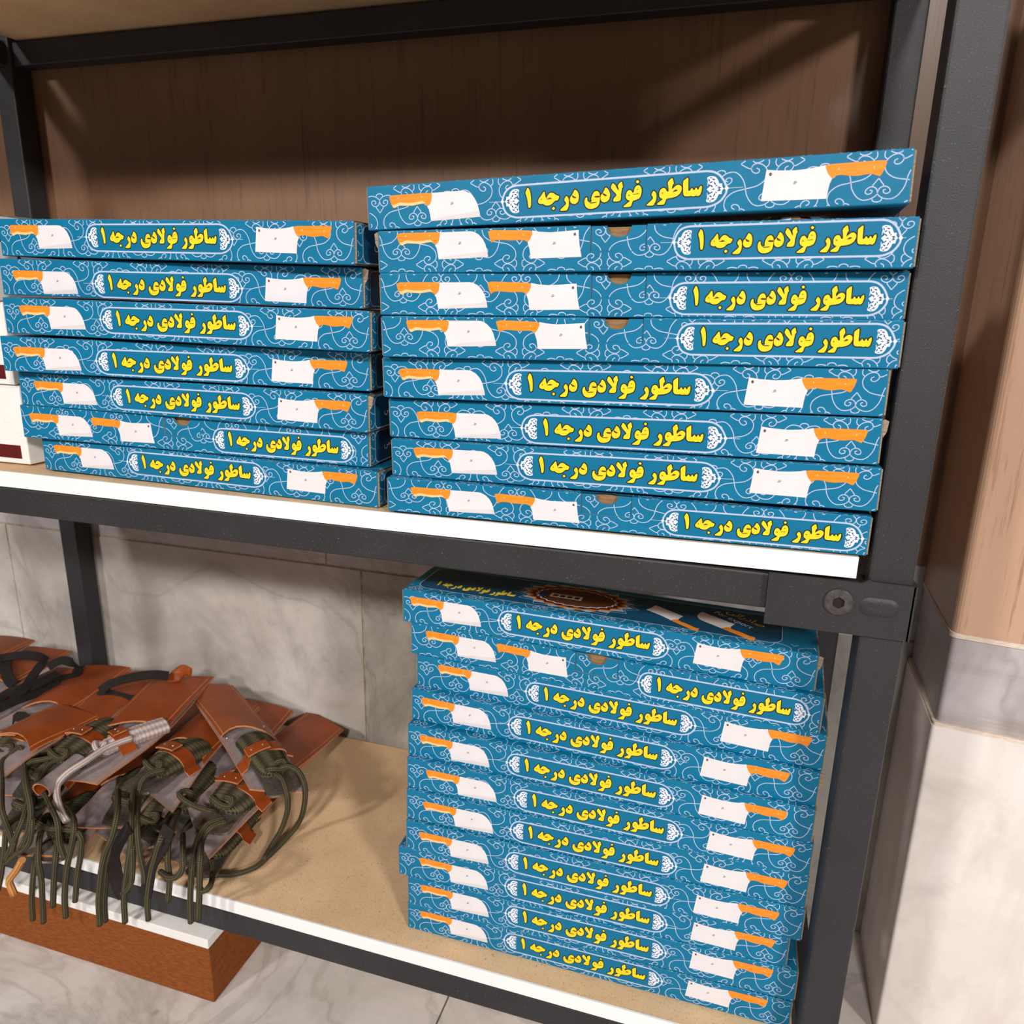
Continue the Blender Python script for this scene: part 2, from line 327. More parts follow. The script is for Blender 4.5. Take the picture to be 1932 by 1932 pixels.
# ------------------------------------------------------------------ measured data (metres; print in millimetres)
PRINT = {"letters":[[[132.6,23.8],[131.4,21.4],[130.8,20.0],[131.5,18.3],[132.1,16.4],[132.7,13.4],[133.2,9.6],[133.9,9.1],[134.8,9.5],[135.3,10.8],[135.4,15.0],[135.0,19.2],[134.1,22.2]],[[145.5,20.1],[144.3,18.7],[143.3,17.2],[141.4,15.2],[140.8,13.3],[141.4,12.0],[143.8,11.3],[144.8,11.7],[145.6,10.8],[147.8,10.1],[150.1,10.3],[151.7,11.0],[153.0,12.2],[154.4,13.2],[156.4,13.4],[157.2,14.8],[157.6,15.9],[157.3,16.3],[155.1,17.1],[152.9,18.7],[151.2,19.1],[149.6,18.5],[148.3,16.9],[147.3,15.1],[146.7,16.9],[146.1,19.9]],[[153.1,9.2],[154.5,7.9],[153.1,6.5],[151.7,7.8]],[[162.9,16.0],[162.0,14.7],[161.4,13.6],[162.0,12.3],[162.9,11.4],[162.8,10.3],[160.7,8.5],[158.4,6.7],[158.4,5.9],[162.9,5.8],[164.1,6.7],[165.0,9.2],[165.1,12.2],[164.7,14.4],[163.7,15.7]],[[169.4,20.1],[168.5,18.3],[167.6,16.8],[167.0,16.0],[166.0,15.0],[165.7,13.0],[166.5,11.1],[168.5,10.1],[170.8,10.4],[172.3,11.9],[172.8,14.7],[172.5,16.9],[171.6,18.8],[170.4,19.8]],[[178.4,14.3],[177.3,13.3],[176.9,10.7],[177.9,7.8],[180.1,6.2],[183.2,6.0],[186.2,6.9],[188.1,8.7],[188.6,11.5],[188.7,13.7],[188.4,16.3],[187.4,17.8],[185.9,18.3],[184.0,17.5],[182.6,15.0],[182.1,12.4],[182.7,11.5],[181.2,10.5],[179.8,11.2],[179.1,12.5],[179.2,14.0]],[[192.6,20.2],[191.8,18.2],[190.9,16.8],[190.3,16.0],[189.2,15.0],[189.1,12.6],[189.9,10.9],[191.8,10.0],[194.1,10.5],[195.7,11.9],[196.4,15.1],[195.7,17.3],[194.7,18.9],[193.6,20.0]],[[198.1,23.0],[197.2,21.5],[196.7,19.9],[198.1,17.9],[199.8,16.3],[201.1,14.9],[201.2,14.4],[199.2,12.6],[198.9,11.8],[198.6,10.3],[201.6,10.2],[203.4,10.4],[204.2,11.3],[204.4,13.5],[204.3,14.8],[204.7,17.2],[205.0,19.3],[205.8,19.7],[205.2,21.6],[204.8,23.4],[204.0,23.4],[201.7,21.2],[202.5,18.8],[202.5,17.3],[201.4,18.9],[200.0,21.4]],[[216.1,24.0],[217.7,22.7],[216.3,21.5],[214.8,22.7]],[[216.4,20.4],[214.8,19.5],[213.9,17.5],[213.8,16.0],[212.9,15.2],[212.3,16.3],[211.5,17.2],[210.2,17.5],[208.8,16.6],[207.9,14.3],[208.1,12.1],[209.4,10.7],[211.3,10.2],[209.3,8.7],[206.2,6.5],[206.6,6.0],[211.4,6.0],[212.3,7.1],[213.1,10.1],[215.7,10.5],[218.2,11.7],[219.2,14.0],[219.4,16.9],[218.7,19.1],[217.7,20.1]],[[227.9,16.0],[227.1,14.6],[226.4,13.5],[227.8,11.7],[227.8,10.7],[225.7,8.7],[223.2,6.8],[223.6,6.2],[228.1,6.0],[229.2,7.7],[230.1,10.0],[230.2,13.2],[229.4,15.0]],[[234.6,17.4],[233.0,16.6],[232.1,14.4],[232.3,11.9],[233.3,10.6],[235.1,10.1],[233.0,8.6],[230.6,7.0],[230.9,6.3],[235.7,6.2],[236.7,8.0],[237.3,10.2],[241.3,10.5],[244.5,11.3],[246.9,13.0],[248.0,15.5],[247.8,17.6],[246.2,18.8],[244.4,18.8],[242.7,17.6],[241.2,16.0],[241.1,17.6],[241.4,19.1],[242.3,19.9],[241.8,21.6],[241.2,23.5],[240.3,23.5],[237.8,21.1],[238.4,18.2],[238.9,14.8],[237.6,14.8],[236.6,16.7],[235.7,17.3]],[[252.2,23.6],[250.5,22.5],[248.6,21.0],[248.9,17.1],[249.1,12.4],[250.2,11.1],[252.7,10.9],[254.5,11.1],[256.3,10.6],[258.1,11.1],[259.6,10.6],[261.1,11.5],[261.9,14.3],[262.0,16.1],[261.6,17.5],[260.7,16.8],[259.9,16.2],[259.8,14.9],[258.9,14.9],[258.3,16.3],[257.6,16.2],[257.0,14.8],[256.1,14.8],[255.3,16.2],[254.6,16.0],[253.8,14.6],[252.5,14.4],[252.4,18.6]]],"counters":[[[143.0,14.7],[143.5,15.6],[144.1,14.3]],[[147.2,14.6],[148.7,15.1],[150.0,15.7],[152.5,14.8],[149.7,14.4],[147.7,14.4]],[[167.4,16.5],[169.5,15.3],[170.9,14.6],[169.9,14.0],[168.4,14.4],[167.5,15.3]],[[184.1,14.3],[185.4,14.9],[188.5,14.8],[188.5,13.7],[186.0,13.6]],[[180.4,10.5],[183.8,10.6],[186.9,10.7],[185.0,9.9],[181.9,9.8]],[[190.8,16.7],[192.8,15.6],[194.2,14.6],[193.2,14.2],[191.7,14.6],[190.7,15.6]],[[201.2,12.7],[202.5,13.2],[202.2,12.7]],[[215.5,17.5],[216.3,18.0],[217.2,17.6],[216.3,17.3]],[[212.9,14.6],[215.5,14.7],[217.7,15.1],[217.0,14.4],[213.3,14.2]],[[209.4,13.7],[210.2,14.3],[211.2,13.8],[210.3,13.4]],[[233.6,13.9],[234.3,14.5],[235.2,13.9],[234.4,13.6]],[[241.4,14.3],[243.2,15.8],[244.4,15.8],[245.3,15.3],[244.1,14.6]]],"hL":[[14.6,24.5],[33.3,24.6],[52.7,24.6],[52.9,21.9],[52.0,18.2],[50.5,16.0],[49.2,14.8],[47.7,15.6],[45.0,17.1],[41.6,16.8],[35.5,15.8],[29.3,16.2],[24.4,16.5],[21.9,15.9],[19.9,14.9],[18.0,15.0],[16.0,18.6]],"crL":[[17.4,17.3],[19.7,17.3],[21.9,18.4],[24.4,18.8],[30.6,18.1],[38.0,18.1],[44.2,19.0],[47.2,17.3],[45.0,17.1],[41.6,16.7],[35.5,15.8],[29.3,16.2],[24.4,16.5],[21.9,15.9],[20.0,15.0],[18.4,15.2]],"bL":[[52.7,24.4],[66.0,24.5],[78.5,24.6],[81.4,24.2],[85.5,22.2],[89.0,18.8],[91.3,14.7],[92.7,9.8],[93.7,4.8],[71.6,4.0],[51.4,3.5],[50.6,8.5],[49.8,12.3],[48.4,14.5],[50.8,16.2],[52.2,18.5]],"lgL":[[70.0,15.8]],"bevL":[[51.6,4.5],[65.7,6.7],[93.0,9.2],[93.7,4.8],[51.4,3.5]],"bR":[[304.6,24.9],[313.1,23.9],[323.3,23.4],[329.9,23.7],[332.4,23.9],[338.1,24.6],[342.1,25.5],[342.6,23.0],[344.3,19.5],[346.9,16.7],[345.6,13.5],[344.9,8.9],[344.5,4.3],[316.5,4.7],[302.3,5.0]],"hR":[[342.0,25.7],[360.6,25.9],[379.1,26.1],[379.5,24.5],[378.3,20.6],[376.8,17.6],[376.0,16.3],[373.6,17.2],[370.7,18.3],[367.1,18.0],[362.9,17.4],[357.7,17.7],[352.9,18.7],[350.1,18.6],[348.2,17.9],[346.9,16.8],[344.3,19.5],[342.6,23.0]],"dotR":[[307.4,21.9]],"lgR":[[323.8,15.7]],"h2":[[94.9,32.2],[113.5,31.6],[131.0,31.0],[131.4,28.7],[129.7,24.6],[127.5,22.4],[125.0,23.9],[122.0,24.2],[114.4,23.8],[108.8,24.3],[103.2,24.6],[100.2,23.9],[98.1,22.2],[96.4,26.4]],"b2":[[131.2,31.0],[137.0,29.9],[145.3,29.3],[155.1,29.7],[167.7,30.5],[168.0,25.7],[168.8,18.9],[170.5,10.8],[130.2,10.1],[129.2,17.4],[127.5,22.2],[129.6,24.6],[131.2,28.0]],"dot2":[[164.9,27.4]],"lg2":[[149.0,21.2]],"cartL":[[112.1,14.5],[112.3,16.1],[112.8,18.1],[114.0,20.5],[115.4,22.4],[117.1,23.7],[119.1,24.7],[121.4,25.3],[123.9,25.6],[126.7,25.7]],"cartLb":[[112.1,14.2],[112.7,11.6],[113.5,8.9],[115.1,6.5],[116.9,5.0],[118.9,4.0],[120.9,3.4],[123.2,2.8],[125.5,2.7]],"cartR":[[278.9,15.2],[277.5,18.5],[275.7,21.4],[273.4,23.8],[270.9,25.3],[268.8,26.1],[266.3,26.5],[263.8,26.7]],"cartRb":[[278.9,14.8],[278.8,11.9],[277.7,9.8],[275.8,7.2],[273.4,5.4],[270.2,4.0],[267.0,3.2],[262.0,3.0]],"orn":[[114.0,14.6],[115.1,15.7],[115.4,17.3],[115.3,18.0],[117.4,18.1],[118.0,19.8],[118.8,21.3],[120.2,22.6],[121.7,23.1],[123.7,23.2],[125.3,22.7],[125.8,22.1],[125.1,20.3],[125.5,16.7],[124.1,17.9],[122.8,17.4],[124.0,16.2],[125.7,14.8]],"apexB":[[239.4,19.8],[390.1,20.1]],"apexA":[[112.1,14.5],[278.9,15.2]]}
POSES = [[-0.9358,0.0061,0.2192,-0.0415,-0.0187],[-0.9401,0.0049,0.1819,0.0113,-0.0144],[-0.928,-0.0078,0.1447,0.012,-0.0117],[-0.9387,-0.0081,0.107,0.0599,-0.0076],[-0.9391,0.0066,0.0707,0.0079,-0.0089],[-0.9436,0.0067,0.0359,0.0297,-0.0076],[-0.9309,0.016,0.0002,-0.0183,-0.0062],[-0.5239,-0.0065,0.2391,-0.0417,0.0316],[-0.5142,-0.0087,0.2054,-0.0077,0.0162],[-0.5132,-0.0097,0.1722,0.0275,0.013],[-0.5129,-0.0089,0.1376,0.0108,0.0162],[-0.5173,0.0004,0.102,-0.0081,0.0187],[-0.5161,0.0088,0.0656,-0.0223,0.0194],[-0.5125,0.0043,0.0312,-0.014,0.0173],[-0.5144,-0.0029,-0.0002,0.0109,0.0057],[-0.5323,0.0618,-0.1374,-0.0375,-0.0082],[-0.524,0.0627,-0.173,-0.0573,-0.0082],[-0.5174,0.0617,-0.2087,-0.059,-0.0051],[-0.5194,0.0513,-0.243,-0.0423,-0.0083],[-0.5196,0.0414,-0.2798,-0.0319,-0.0012],[-0.5177,0.0335,-0.314,-0.0136,-0.0038],[-0.5172,0.0298,-0.3495,-0.0021,-0.0033],[-0.5168,0.027,-0.386,-0.0,0.0015],[-0.5265,0.027,-0.4214,0.0,0.0038],[-0.5152,0.0254,-0.456,0.0,0.0055]]
SHEATHS = {'a':([-0.9725, 0.2839, -0.408],[-0.8221, 0.1699, -0.396],[-0.7241, 0.0993, -0.412],0.062,-0.02),
'b':([-0.9287, 0.3008, -0.432],[-0.8959, 0.1411, -0.416],[-0.8835, 0.0588, -0.428],0.078,-0.02),
'q':([-0.8832, 0.314, -0.44],[-0.8641, 0.1931, -0.436],[-0.8551, 0.1349, -0.442],0.085,-0.012),
'c':([-0.8049, 0.3456, -0.468],[-0.7955, 0.1334, -0.44],[-0.805, 0.0414, -0.452],0.084,-0.024),
'd':([-1.0216, 0.2842, -0.402],[-0.9726, 0.1269, -0.392],[-0.9817, 0.0247, -0.405],0.092,0.01),
'r':([-0.9768, 0.3271, -0.452],[-0.9313, 0.1478, -0.446],[-0.9144, 0.0548, -0.452],0.1,-0.01),
's':([-1.2396, 0.292, -0.432],[-1.2427, 0.1898, -0.428],[-1.2484, 0.1194, -0.43],0.1,0),
'e':([-1.123, 0.2922, -0.415],[-1.0505, 0.1256, -0.405],[-1.0391, 0.0469, -0.415],0.085,0),
'f':([-1.1767, 0.2928, -0.412],[-1.1488, 0.1503, -0.408],[-1.1643, 0.0854, -0.416],0.08,0),
'g':([-1.0836, 0.1459, -0.395],[-1.0934, 0.0514, -0.392],[-1.0972, -0.005, -0.402],0.085,0),
'h':([-1.3141, 0.3072, -0.408],[-1.2936, 0.1785, -0.402],[-1.2907, 0.1006, -0.405],0.085,0),
'i':([-1.3693, 0.2872, -0.388],[-1.35, 0.1916, -0.386],[-1.3514, 0.1171, -0.39],0.08,0),
'j':([-0.9757, 0.2056, -0.447],[-0.9415, 0.0901, -0.444],[-0.928, 0.0109, -0.45],0.08,0.004),
'k':([-0.9068, 0.2636, -0.458],[-0.8872, 0.133, -0.452],[-0.8773, 0.0494, -0.458],0.08,-0.012),
'l':([-0.8157, 0.2202, -0.48],[-0.8099, 0.0879, -0.476],[-0.8074, 0.0154, -0.478],0.08,-0.006),
'm':([-0.9366, 0.1951, -0.468],[-0.9073, 0.0776, -0.464],[-0.8992, 0.0059, -0.468],0.08,-0.016),
'n':([-1.0432, 0.1749, -0.478],[-1.0023, 0.0541, -0.474],[-0.9801, -0.0271, -0.477],0.085,0),
'o':([-1.1188, 0.2085, -0.436],[-1.0806, 0.0881, -0.432],[-1.0622, 0.0144, -0.438],0.08,0),
'p':([-1.1138, 0.1849, -0.458],[-1.0694, 0.0572, -0.455],[-1.0458, -0.0181, -0.46],0.085,0)}
HANDLES = {'a':([-0.7881, 0.1484, -0.39],[-0.7335, 0.1105, -0.397],0.021),
'b':([-0.8851, 0.129, -0.408],[-0.8938, 0.0709, -0.405],0.022),
'c':([-0.7844, 0.1215, -0.428],[-0.7874, 0.0671, -0.432],0.026),
'd':([-0.9543, 0.11, -0.385],[-0.9733, 0.0689, -0.388],0.017),
'e':([-1.0128, 0.1141, -0.395],[-1.0153, 0.0439, -0.397],0.022),
'g':([-1.1117, 0.083, -0.404],[-1.099, 0.0342, -0.404],0.024),
'j':([-0.9293, 0.0846, -0.436],[-0.9145, 0.0438, -0.438],0.02),
'k':([-0.8707, 0.138, -0.445],[-0.857, 0.0649, -0.447],0.02),
'l':([-0.7918, 0.1022, -0.47],[-0.7824, 0.0328, -0.47],0.02),
'm':([-0.8924, 0.0856, -0.458],[-0.8788, 0.0417, -0.459],0.02),
'o':([-1.0679, 0.0861, -0.424],[-1.0481, 0.0389, -0.426],0.022),
'p':([-1.0556, 0.0545, -0.446],[-1.0369, 0.0058, -0.448],0.02),
'n':([-0.9918, 0.0534, -0.467],[-0.9745, -0.0042, -0.468],0.02)}
CORDS = {'a':[[[-0.7372, 0.1063, -0.392], [-0.723, 0.1145, -0.385], [-0.7079, 0.1167, -0.39], [-0.6961, 0.112, -0.405], [-0.6948, 0.1063, -0.43], [-0.7096, 0.112, -0.465], [-0.7237, 0.0934, -0.484], [-0.7268, 0.0694, -0.485], [-0.73, 0.0489, -0.485], [-0.7452, 0.0316, -0.485], [-0.7672, 0.0212, -0.484]], [[-0.7341, 0.105, -0.392], [-0.7173, 0.096, -0.39], [-0.7053, 0.0868, -0.4], [-0.7072, 0.0895, -0.425], [-0.7208, 0.0939, -0.46], [-0.7313, 0.0842, -0.482], [-0.7269, 0.0609, -0.483]]],
'c':[[[-0.7894, 0.0544, -0.425], [-0.8156, 0.0563, -0.425], [-0.8358, 0.0577, -0.42], [-0.8461, 0.0636, -0.418], [-0.8444, 0.0728, -0.42], [-0.8364, 0.0772, -0.425]], [[-0.7662, 0.0472, -0.424], [-0.7792, 0.0346, -0.424], [-0.7792, 0.0161, -0.428], [-0.7563, -0.02, -0.4181], [-0.7491, -0.035, -0.4322], [-0.7546, -0.035, -0.4691], [-0.7571, -0.035, -0.4988]], [[-0.7613, 0.0437, -0.424], [-0.7718, 0.03, -0.424], [-0.7744, 0.0153, -0.432], [-0.7347, -0.035, -0.4076], [-0.7414, -0.035, -0.4583], [-0.7464, -0.035, -0.492]]],
'b':[[[-0.8718, 0.0724, -0.395], [-0.8835, 0.059, -0.395], [-0.8871, 0.0479, -0.4], [-0.8837, 0.0376, -0.415], [-0.8308, -0.02, -0.3947], [-0.8177, -0.035, -0.4153], [-0.8153, -0.035, -0.4467], [-0.8165, -0.035, -0.4614]], [[-0.8733, 0.0718, -0.398], [-0.896, 0.0642, -0.405], [-0.8953, 0.0431, -0.41], [-0.8435, -0.015, -0.3943], [-0.828, -0.035, -0.411], [-0.8385, -0.035, -0.4493], [-0.8485, -0.035, -0.4887], [-0.8525, -0.035, -0.5273]]],
'e':[[[-1.0094, 0.0509, -0.39], [-1.0259, 0.0366, -0.39], [-1.0439, 0.0286, -0.395], [-1.0336, 0.0117, -0.405], [-1.0208, 0.0, -0.4209], [-0.9547, -0.048, -0.401], [-0.9653, -0.048, -0.4361], [-0.9897, -0.048, -0.4586], [-1.0078, -0.048, -0.4754]], [[-1.009, 0.0473, -0.39], [-1.024, 0.0371, -0.4], [-0.9999, -0.01, -0.4055], [-0.9703, -0.048, -0.4083], [-0.9906, -0.048, -0.4425], [-1.0086, -0.048, -0.471]]],
'g':[[[-1.0815, 0.0345, -0.395], [-1.0771, 0.0173, -0.395], [-1.0451, -0.01, -0.4008], [-0.9992, -0.048, -0.4009], [-0.9935, -0.048, -0.4286], [-0.9922, -0.048, -0.4503]], [[-1.0815, 0.0307, -0.395], [-1.0785, 0.0466, -0.39], [-1.0568, 0.0321, -0.4], [-0.9775, -0.03, -0.3723], [-0.9542, -0.048, -0.3902], [-0.9649, -0.048, -0.4214], [-0.9794, -0.048, -0.447]]],
'j':[[[-0.9033, 0.0417, -0.43], [-0.9489, 0.0755, -0.428], [-0.9373, 0.0586, -0.43], [-0.8463, -0.03, -0.3772], [-0.8388, -0.048, -0.3934], [-0.8532, -0.048, -0.4215], [-0.8639, -0.048, -0.4528], [-0.8729, -0.048, -0.4918], [-0.8767, -0.048, -0.5266]]],
'k':[[[-0.8428, 0.0569, -0.438], [-0.795, -0.01, -0.4073], [-0.7794, -0.035, -0.4194], [-0.7799, -0.035, -0.4477], [-0.7857, -0.035, -0.4781]], [[-0.8483, 0.0606, -0.438], [-0.8466, 0.0423, -0.44], [-0.7877, -0.03, -0.3941], [-0.7949, -0.035, -0.4179], [-0.8059, -0.035, -0.4477], [-0.8153, -0.035, -0.4866], [-0.8173, -0.035, -0.5131]]],
'l':[[[-0.8195, 0.0339, -0.45], [-0.7527, -0.04, -0.4015], [-0.7483, -0.048, -0.4145], [-0.758, -0.048, -0.4275], [-0.7682, -0.048, -0.4309], [-0.7912, -0.035, -0.4401]], [[-0.7707, 0.0217, -0.462], [-0.7624, 0.0137, -0.472], [-0.732, -0.028, -0.4488], [-0.7365, -0.035, -0.4512], [-0.7413, -0.035, -0.4441]]],
'm':[[[-0.873, 0.0294, -0.45], [-0.8602, -0.02, -0.4234], [-0.8623, -0.035, -0.4376], [-0.8721, -0.035, -0.4731], [-0.8798, -0.035, -0.5089], [-0.8822, -0.035, -0.5347]], [[-0.8695, 0.0326, -0.45], [-0.8295, -0.03, -0.4152], [-0.8298, -0.035, -0.4398], [-0.837, -0.035, -0.4707], [-0.8557, -0.035, -0.4907]]],
'n':[[[-0.9661, -0.0195, -0.458], [-0.9797, -0.03, -0.4701], [-0.9674, -0.048, -0.481], [-0.9775, -0.048, -0.5218], [-0.9812, -0.048, -0.5501]], [[-0.9616, -0.0134, -0.46], [-1.0088, 0.0141, -0.455], [-0.9692, -0.03, -0.4396], [-0.9554, -0.048, -0.4555], [-0.9561, -0.048, -0.4854], [-0.9603, -0.048, -0.5169], [-0.9645, -0.048, -0.5491]], [[-0.9582, -0.0143, -0.46], [-0.9746, 0.0001, -0.452], [-0.926, -0.048, -0.4405], [-0.9361, -0.048, -0.4799], [-0.9448, -0.048, -0.5201]]],
'o':[[[-1.0299, 0.0259, -0.415], [-0.9583, -0.02, -0.4037], [-0.9165, -0.048, -0.3952], [-0.9185, -0.048, -0.4241], [-0.9143, -0.048, -0.4447]], [[-1.0252, 0.024, -0.415], [-0.9428, -0.01, -0.4144], [-0.8924, -0.048, -0.3963], [-0.9021, -0.048, -0.4271], [-0.9137, -0.048, -0.4591], [-0.9236, -0.048, -0.4989], [-0.9274, -0.048, -0.5303]]],
'p':[[[-1.0224, -0.0093, -0.44], [-1.0065, -0.04, -0.4304], [-1.0084, -0.048, -0.462], [-1.0202, -0.048, -0.4954], [-1.0306, -0.048, -0.5215]], [[-1.0228, -0.0029, -0.44], [-0.9595, -0.03, -0.4261], [-0.8889, -0.048, -0.4025], [-0.8891, -0.048, -0.4308], [-0.8988, -0.048, -0.4623], [-0.9085, -0.048, -0.502]], [[-1.0214, -0.0057, -0.44], [-0.989, -0.045, -0.437], [-0.9963, -0.048, -0.4588]]],
'd':[[[-0.9428, 0.0966, -0.378], [-0.9515, 0.0804, -0.378], [-0.9574, 0.0629, -0.378], [-0.9604, 0.0379, -0.38], [-0.9693, 0.0183, -0.386], [-0.9742, 0.0075, -0.395], [-0.9702, 0.0, -0.404], [-0.9544, -0.012, -0.4098], [-0.9427, -0.018, -0.416], [-0.9365, -0.02, -0.4205]]]}
RIBBONS = {'h':[[[-1.3159, 0.2144, -0.38], [-1.2912, 0.2222, -0.375], [-1.2656, 0.2244, -0.37], [-1.2491, 0.233, -0.375], [-1.2447, 0.2401, -0.385]], [[-1.314, 0.2278, -0.385], [-1.2829, 0.1995, -0.385], [-1.2507, 0.1785, -0.39], [-1.2329, 0.1722, -0.39]], [[-1.2478, 0.2351, -0.385], [-1.2236, 0.196, -0.385], [-1.2089, 0.1666, -0.39], [-1.2193, 0.1517, -0.4]], [[-1.2277, 0.2265, -0.385], [-1.2178, 0.2429, -0.38], [-1.2049, 0.2501, -0.385], [-1.2068, 0.2652, -0.4]], [[-1.2068, 0.2652, -0.4], [-1.1898, 0.2383, -0.4], [-1.2029, 0.2207, -0.4], [-1.2152, 0.1982, -0.4]], [[-1.2314, 0.136, -0.4], [-1.2289, 0.1608, -0.395], [-1.2049, 0.1767, -0.39], [-1.1946, 0.2154, -0.385]], [[-1.2195, 0.1252, -0.405], [-1.2066, 0.1495, -0.4], [-1.1964, 0.1766, -0.4], [-1.1877, 0.2114, -0.4]]],
'e':[[[-1.1001, 0.2014, -0.392], [-1.0934, 0.2109, -0.385], [-1.0672, 0.2213, -0.375], [-1.0349, 0.235, -0.37], [-1.0151, 0.2484, -0.375]], [[-1.1072, 0.2082, -0.395], [-1.0968, 0.2073, -0.398], [-1.0726, 0.2076, -0.4], [-1.0471, 0.2064, -0.4], [-1.0412, 0.213, -0.398], [-1.0354, 0.2021, -0.4]]],
'f':[[[-1.1598, 0.1052, -0.398], [-1.1541, 0.1055, -0.392], [-1.1458, 0.1083, -0.392], [-1.1409, 0.11, -0.397]], [[-1.1399, 0.1073, -0.397], [-1.0972, 0.1014, -0.392], [-1.0694, 0.0931, -0.39], [-1.0479, 0.0803, -0.392]]],
'm':[[[-0.8319, -0.03, -0.3946], [-0.8448, -0.035, -0.4153], [-0.8563, -0.035, -0.4433], [-0.8553, -0.035, -0.4721], [-0.8478, -0.035, -0.4885]], [[-0.7762, -0.03, -0.3809], [-0.7857, -0.035, -0.4071], [-0.8042, -0.035, -0.4401], [-0.8167, -0.035, -0.4796]]]}
TAN_CORD = [[-0.981, -0.048, -0.4638], [-0.9924, -0.048, -0.4803], [-1.0078, -0.048, -0.4997], [-1.0079, -0.048, -0.5089], [-1.0044, -0.048, -0.5203]]
TAB = [[-1.0202, 0.2597, -0.395], [-1.0209, 0.2673, -0.388], [-1.0109, 0.2745, -0.378], [-0.9917, 0.2695, -0.375]]
ROLL = [[-0.985, -0.0073, -0.398], [-0.9858, 0.0142, -0.396]]

# ------------------------------------------------------------------ the room
WY = 0.355                                                           # face of the marble on the back wall
def slab(name, parent, a, b, mat, bevel=0.0, segs=2):
    m = MB(); m.box(a, b, mat); return m.build(name, parent, bevel, segs=segs)
wall = structure(slab('wall_back', None, (-2.8, WY + 0.002, -0.64), (1.6, WY + 0.06, 1.9), GROUT))
slab('wood_panel', wall, (-2.8, WY - 0.0005, -0.108), (1.6, WY + 0.006, 1.9), WOODDIM)
for x0, x1 in ((-2.8, -1.80), (-1.797, -0.80), (-0.797, 0.2), (0.203, 1.2)):
    slab('marble_band', wall, (x0, WY + 0.0015, -0.2045), (x1, WY + 0.008, -0.1085), BAND, 0.001)
for x0, x1 in ((-2.8, -2.122), (-2.120, -1.4315), (-1.4290, -0.7405), (-0.7380, -0.05), (-0.0475, 0.64), (0.6425, 1.33)):
    slab('marble_tile', wall, (x0, WY, -0.64), (x1, WY + 0.006, -0.2065), MARBLE2 if x0 in (-0.7380, -0.05) else MARBLE, 0.0012)

flo = structure(slab('floor', None, (-3.2, -3.2, -0.70), (2.4, 0.42, -0.646), GROUT))
for i in range(7):
    for j in range(5):
        x0, y1 = -2.9 + i * 0.602, 0.40 - j * 0.602
        slab('floor_tile', flo, (x0, y1 - 0.6, -0.6465), (x0 + 0.6, y1, -0.64), FLOORM, 0.001)

def prism(name, parent, pts, z0, z1, mat, r=0.0):
    """vertical prism on a plan outline (counter-clockwise); first corner rounded with radius r"""
    out = []
    for i, p in enumerate(pts):
        if i == 0 and r:
            a = Vector(pts[-1]) - Vector(p); b = Vector(pts[1]) - Vector(p); a.normalize(); b.normalize()
            A = Vector(p) + a * r; B = Vector(p) + b * r
            for k in range(7):
                t = k / 6; q = A * (1 - t) ** 2 + Vector(p) * 2 * t * (1 - t) + B * t * t; out.append(q)
        else: out.append(Vector(p))
    m = MB(); n = len(out)
    for i in range(n):
        a, b = out[i], out[(i + 1) % n]; m.face([(a.x, a.y, z0), (b.x, b.y, z0), (b.x, b.y, z1), (a.x, a.y, z1)], mat)
    m.face([(p.x, p.y, z1) for p in out], mat); m.face([(p.x, p.y, z0) for p in reversed(out)], mat)
    me = m.mesh(name); bm = bmesh.new(); bm.from_mesh(me); bmesh.ops.remove_doubles(bm, verts=bm.verts, dist=1e-6); bm.to_mesh(me); bm.free()
    return link(name, me, parent)
def pier(off, back=WY - 0.001):
    """plan of the pier by the rack, its faces moved out by off"""
    d = Vector((0.985, -0.14)).normalized(); n = Vector((d.y, -d.x)); p = Vector((0.0075, 0.198)) + n * off + Vector((-off, 0))
    q = p + d * 0.9
    return [(p.x, p.y), (q.x, q.y), (q.x, back), (p.x + 0.004, back)]
pr = structure(prism('wall_right', None, pier(-0.006), -0.64, 1.9, GROUT))
pv = prism('wood_panel', pr, pier(0.001), -0.128, 1.9, WOOD, 0.010)
prism('marble_band', pr, pier(0.0), -0.2275, -0.1300, BAND, 0.006)
prism('caulk_line', pr, pier(0.0016), -0.1315, -0.1265, CAULK, 0.008); prism('caulk_line', pr, pier(0.0030), -0.2315, -0.2262, CAULK, 0.004)
prism('marble_tile', pr, pier(0.004), -0.640, -0.2300, MARBLEW, 0.004)

# ------------------------------------------------------------------ the rack
rack = thing('metal_shelving_rack', 'black powder-coated metal shelving rack holding the blue boxes and leather sheaths', 'shelf', loc=(-0.66, 0.17, -0.64))
def rel(parent, o): o.location = -Vector(parent.location); return o
XL, XR = -1.268, -0.079
def post(x0, y0, flip):
    m = MB(); x1, y1 = x0 + 0.032, y0 + 0.032; m.box((x0, y0, -0.64), (x1, y1, 1.16), POWDER)
    return rel(rack, m.build('post', rack, 0.0022))
for x0 in (XL, XR - 0.032):
    post(x0, -0.001, 0); post(x0, 0.318, 1)
LEV = ((0.0, 'mid'), (0.540, 'up'), (-0.490, 'low'))
for z, _ in LEV:
    for y0, y1 in ((0.0008, 0.0255), (0.3245, 0.349)):
        m = MB(); m.box((XL + 0.03, y0, z - 0.0505), (XR - 0.03, y1, z - 0.0202), POWDER); rel(rack, m.build('beam', rack, 0.0018))
    for x0 in (XL + 0.006, XR - 0.026):
        m = MB(); m.box((x0, 0.030, z - 0.0505), (x0 + 0.02, 0.319, z - 0.0202), POWDER); rel(rack, m.build('side_beam', rack, 0.0015))
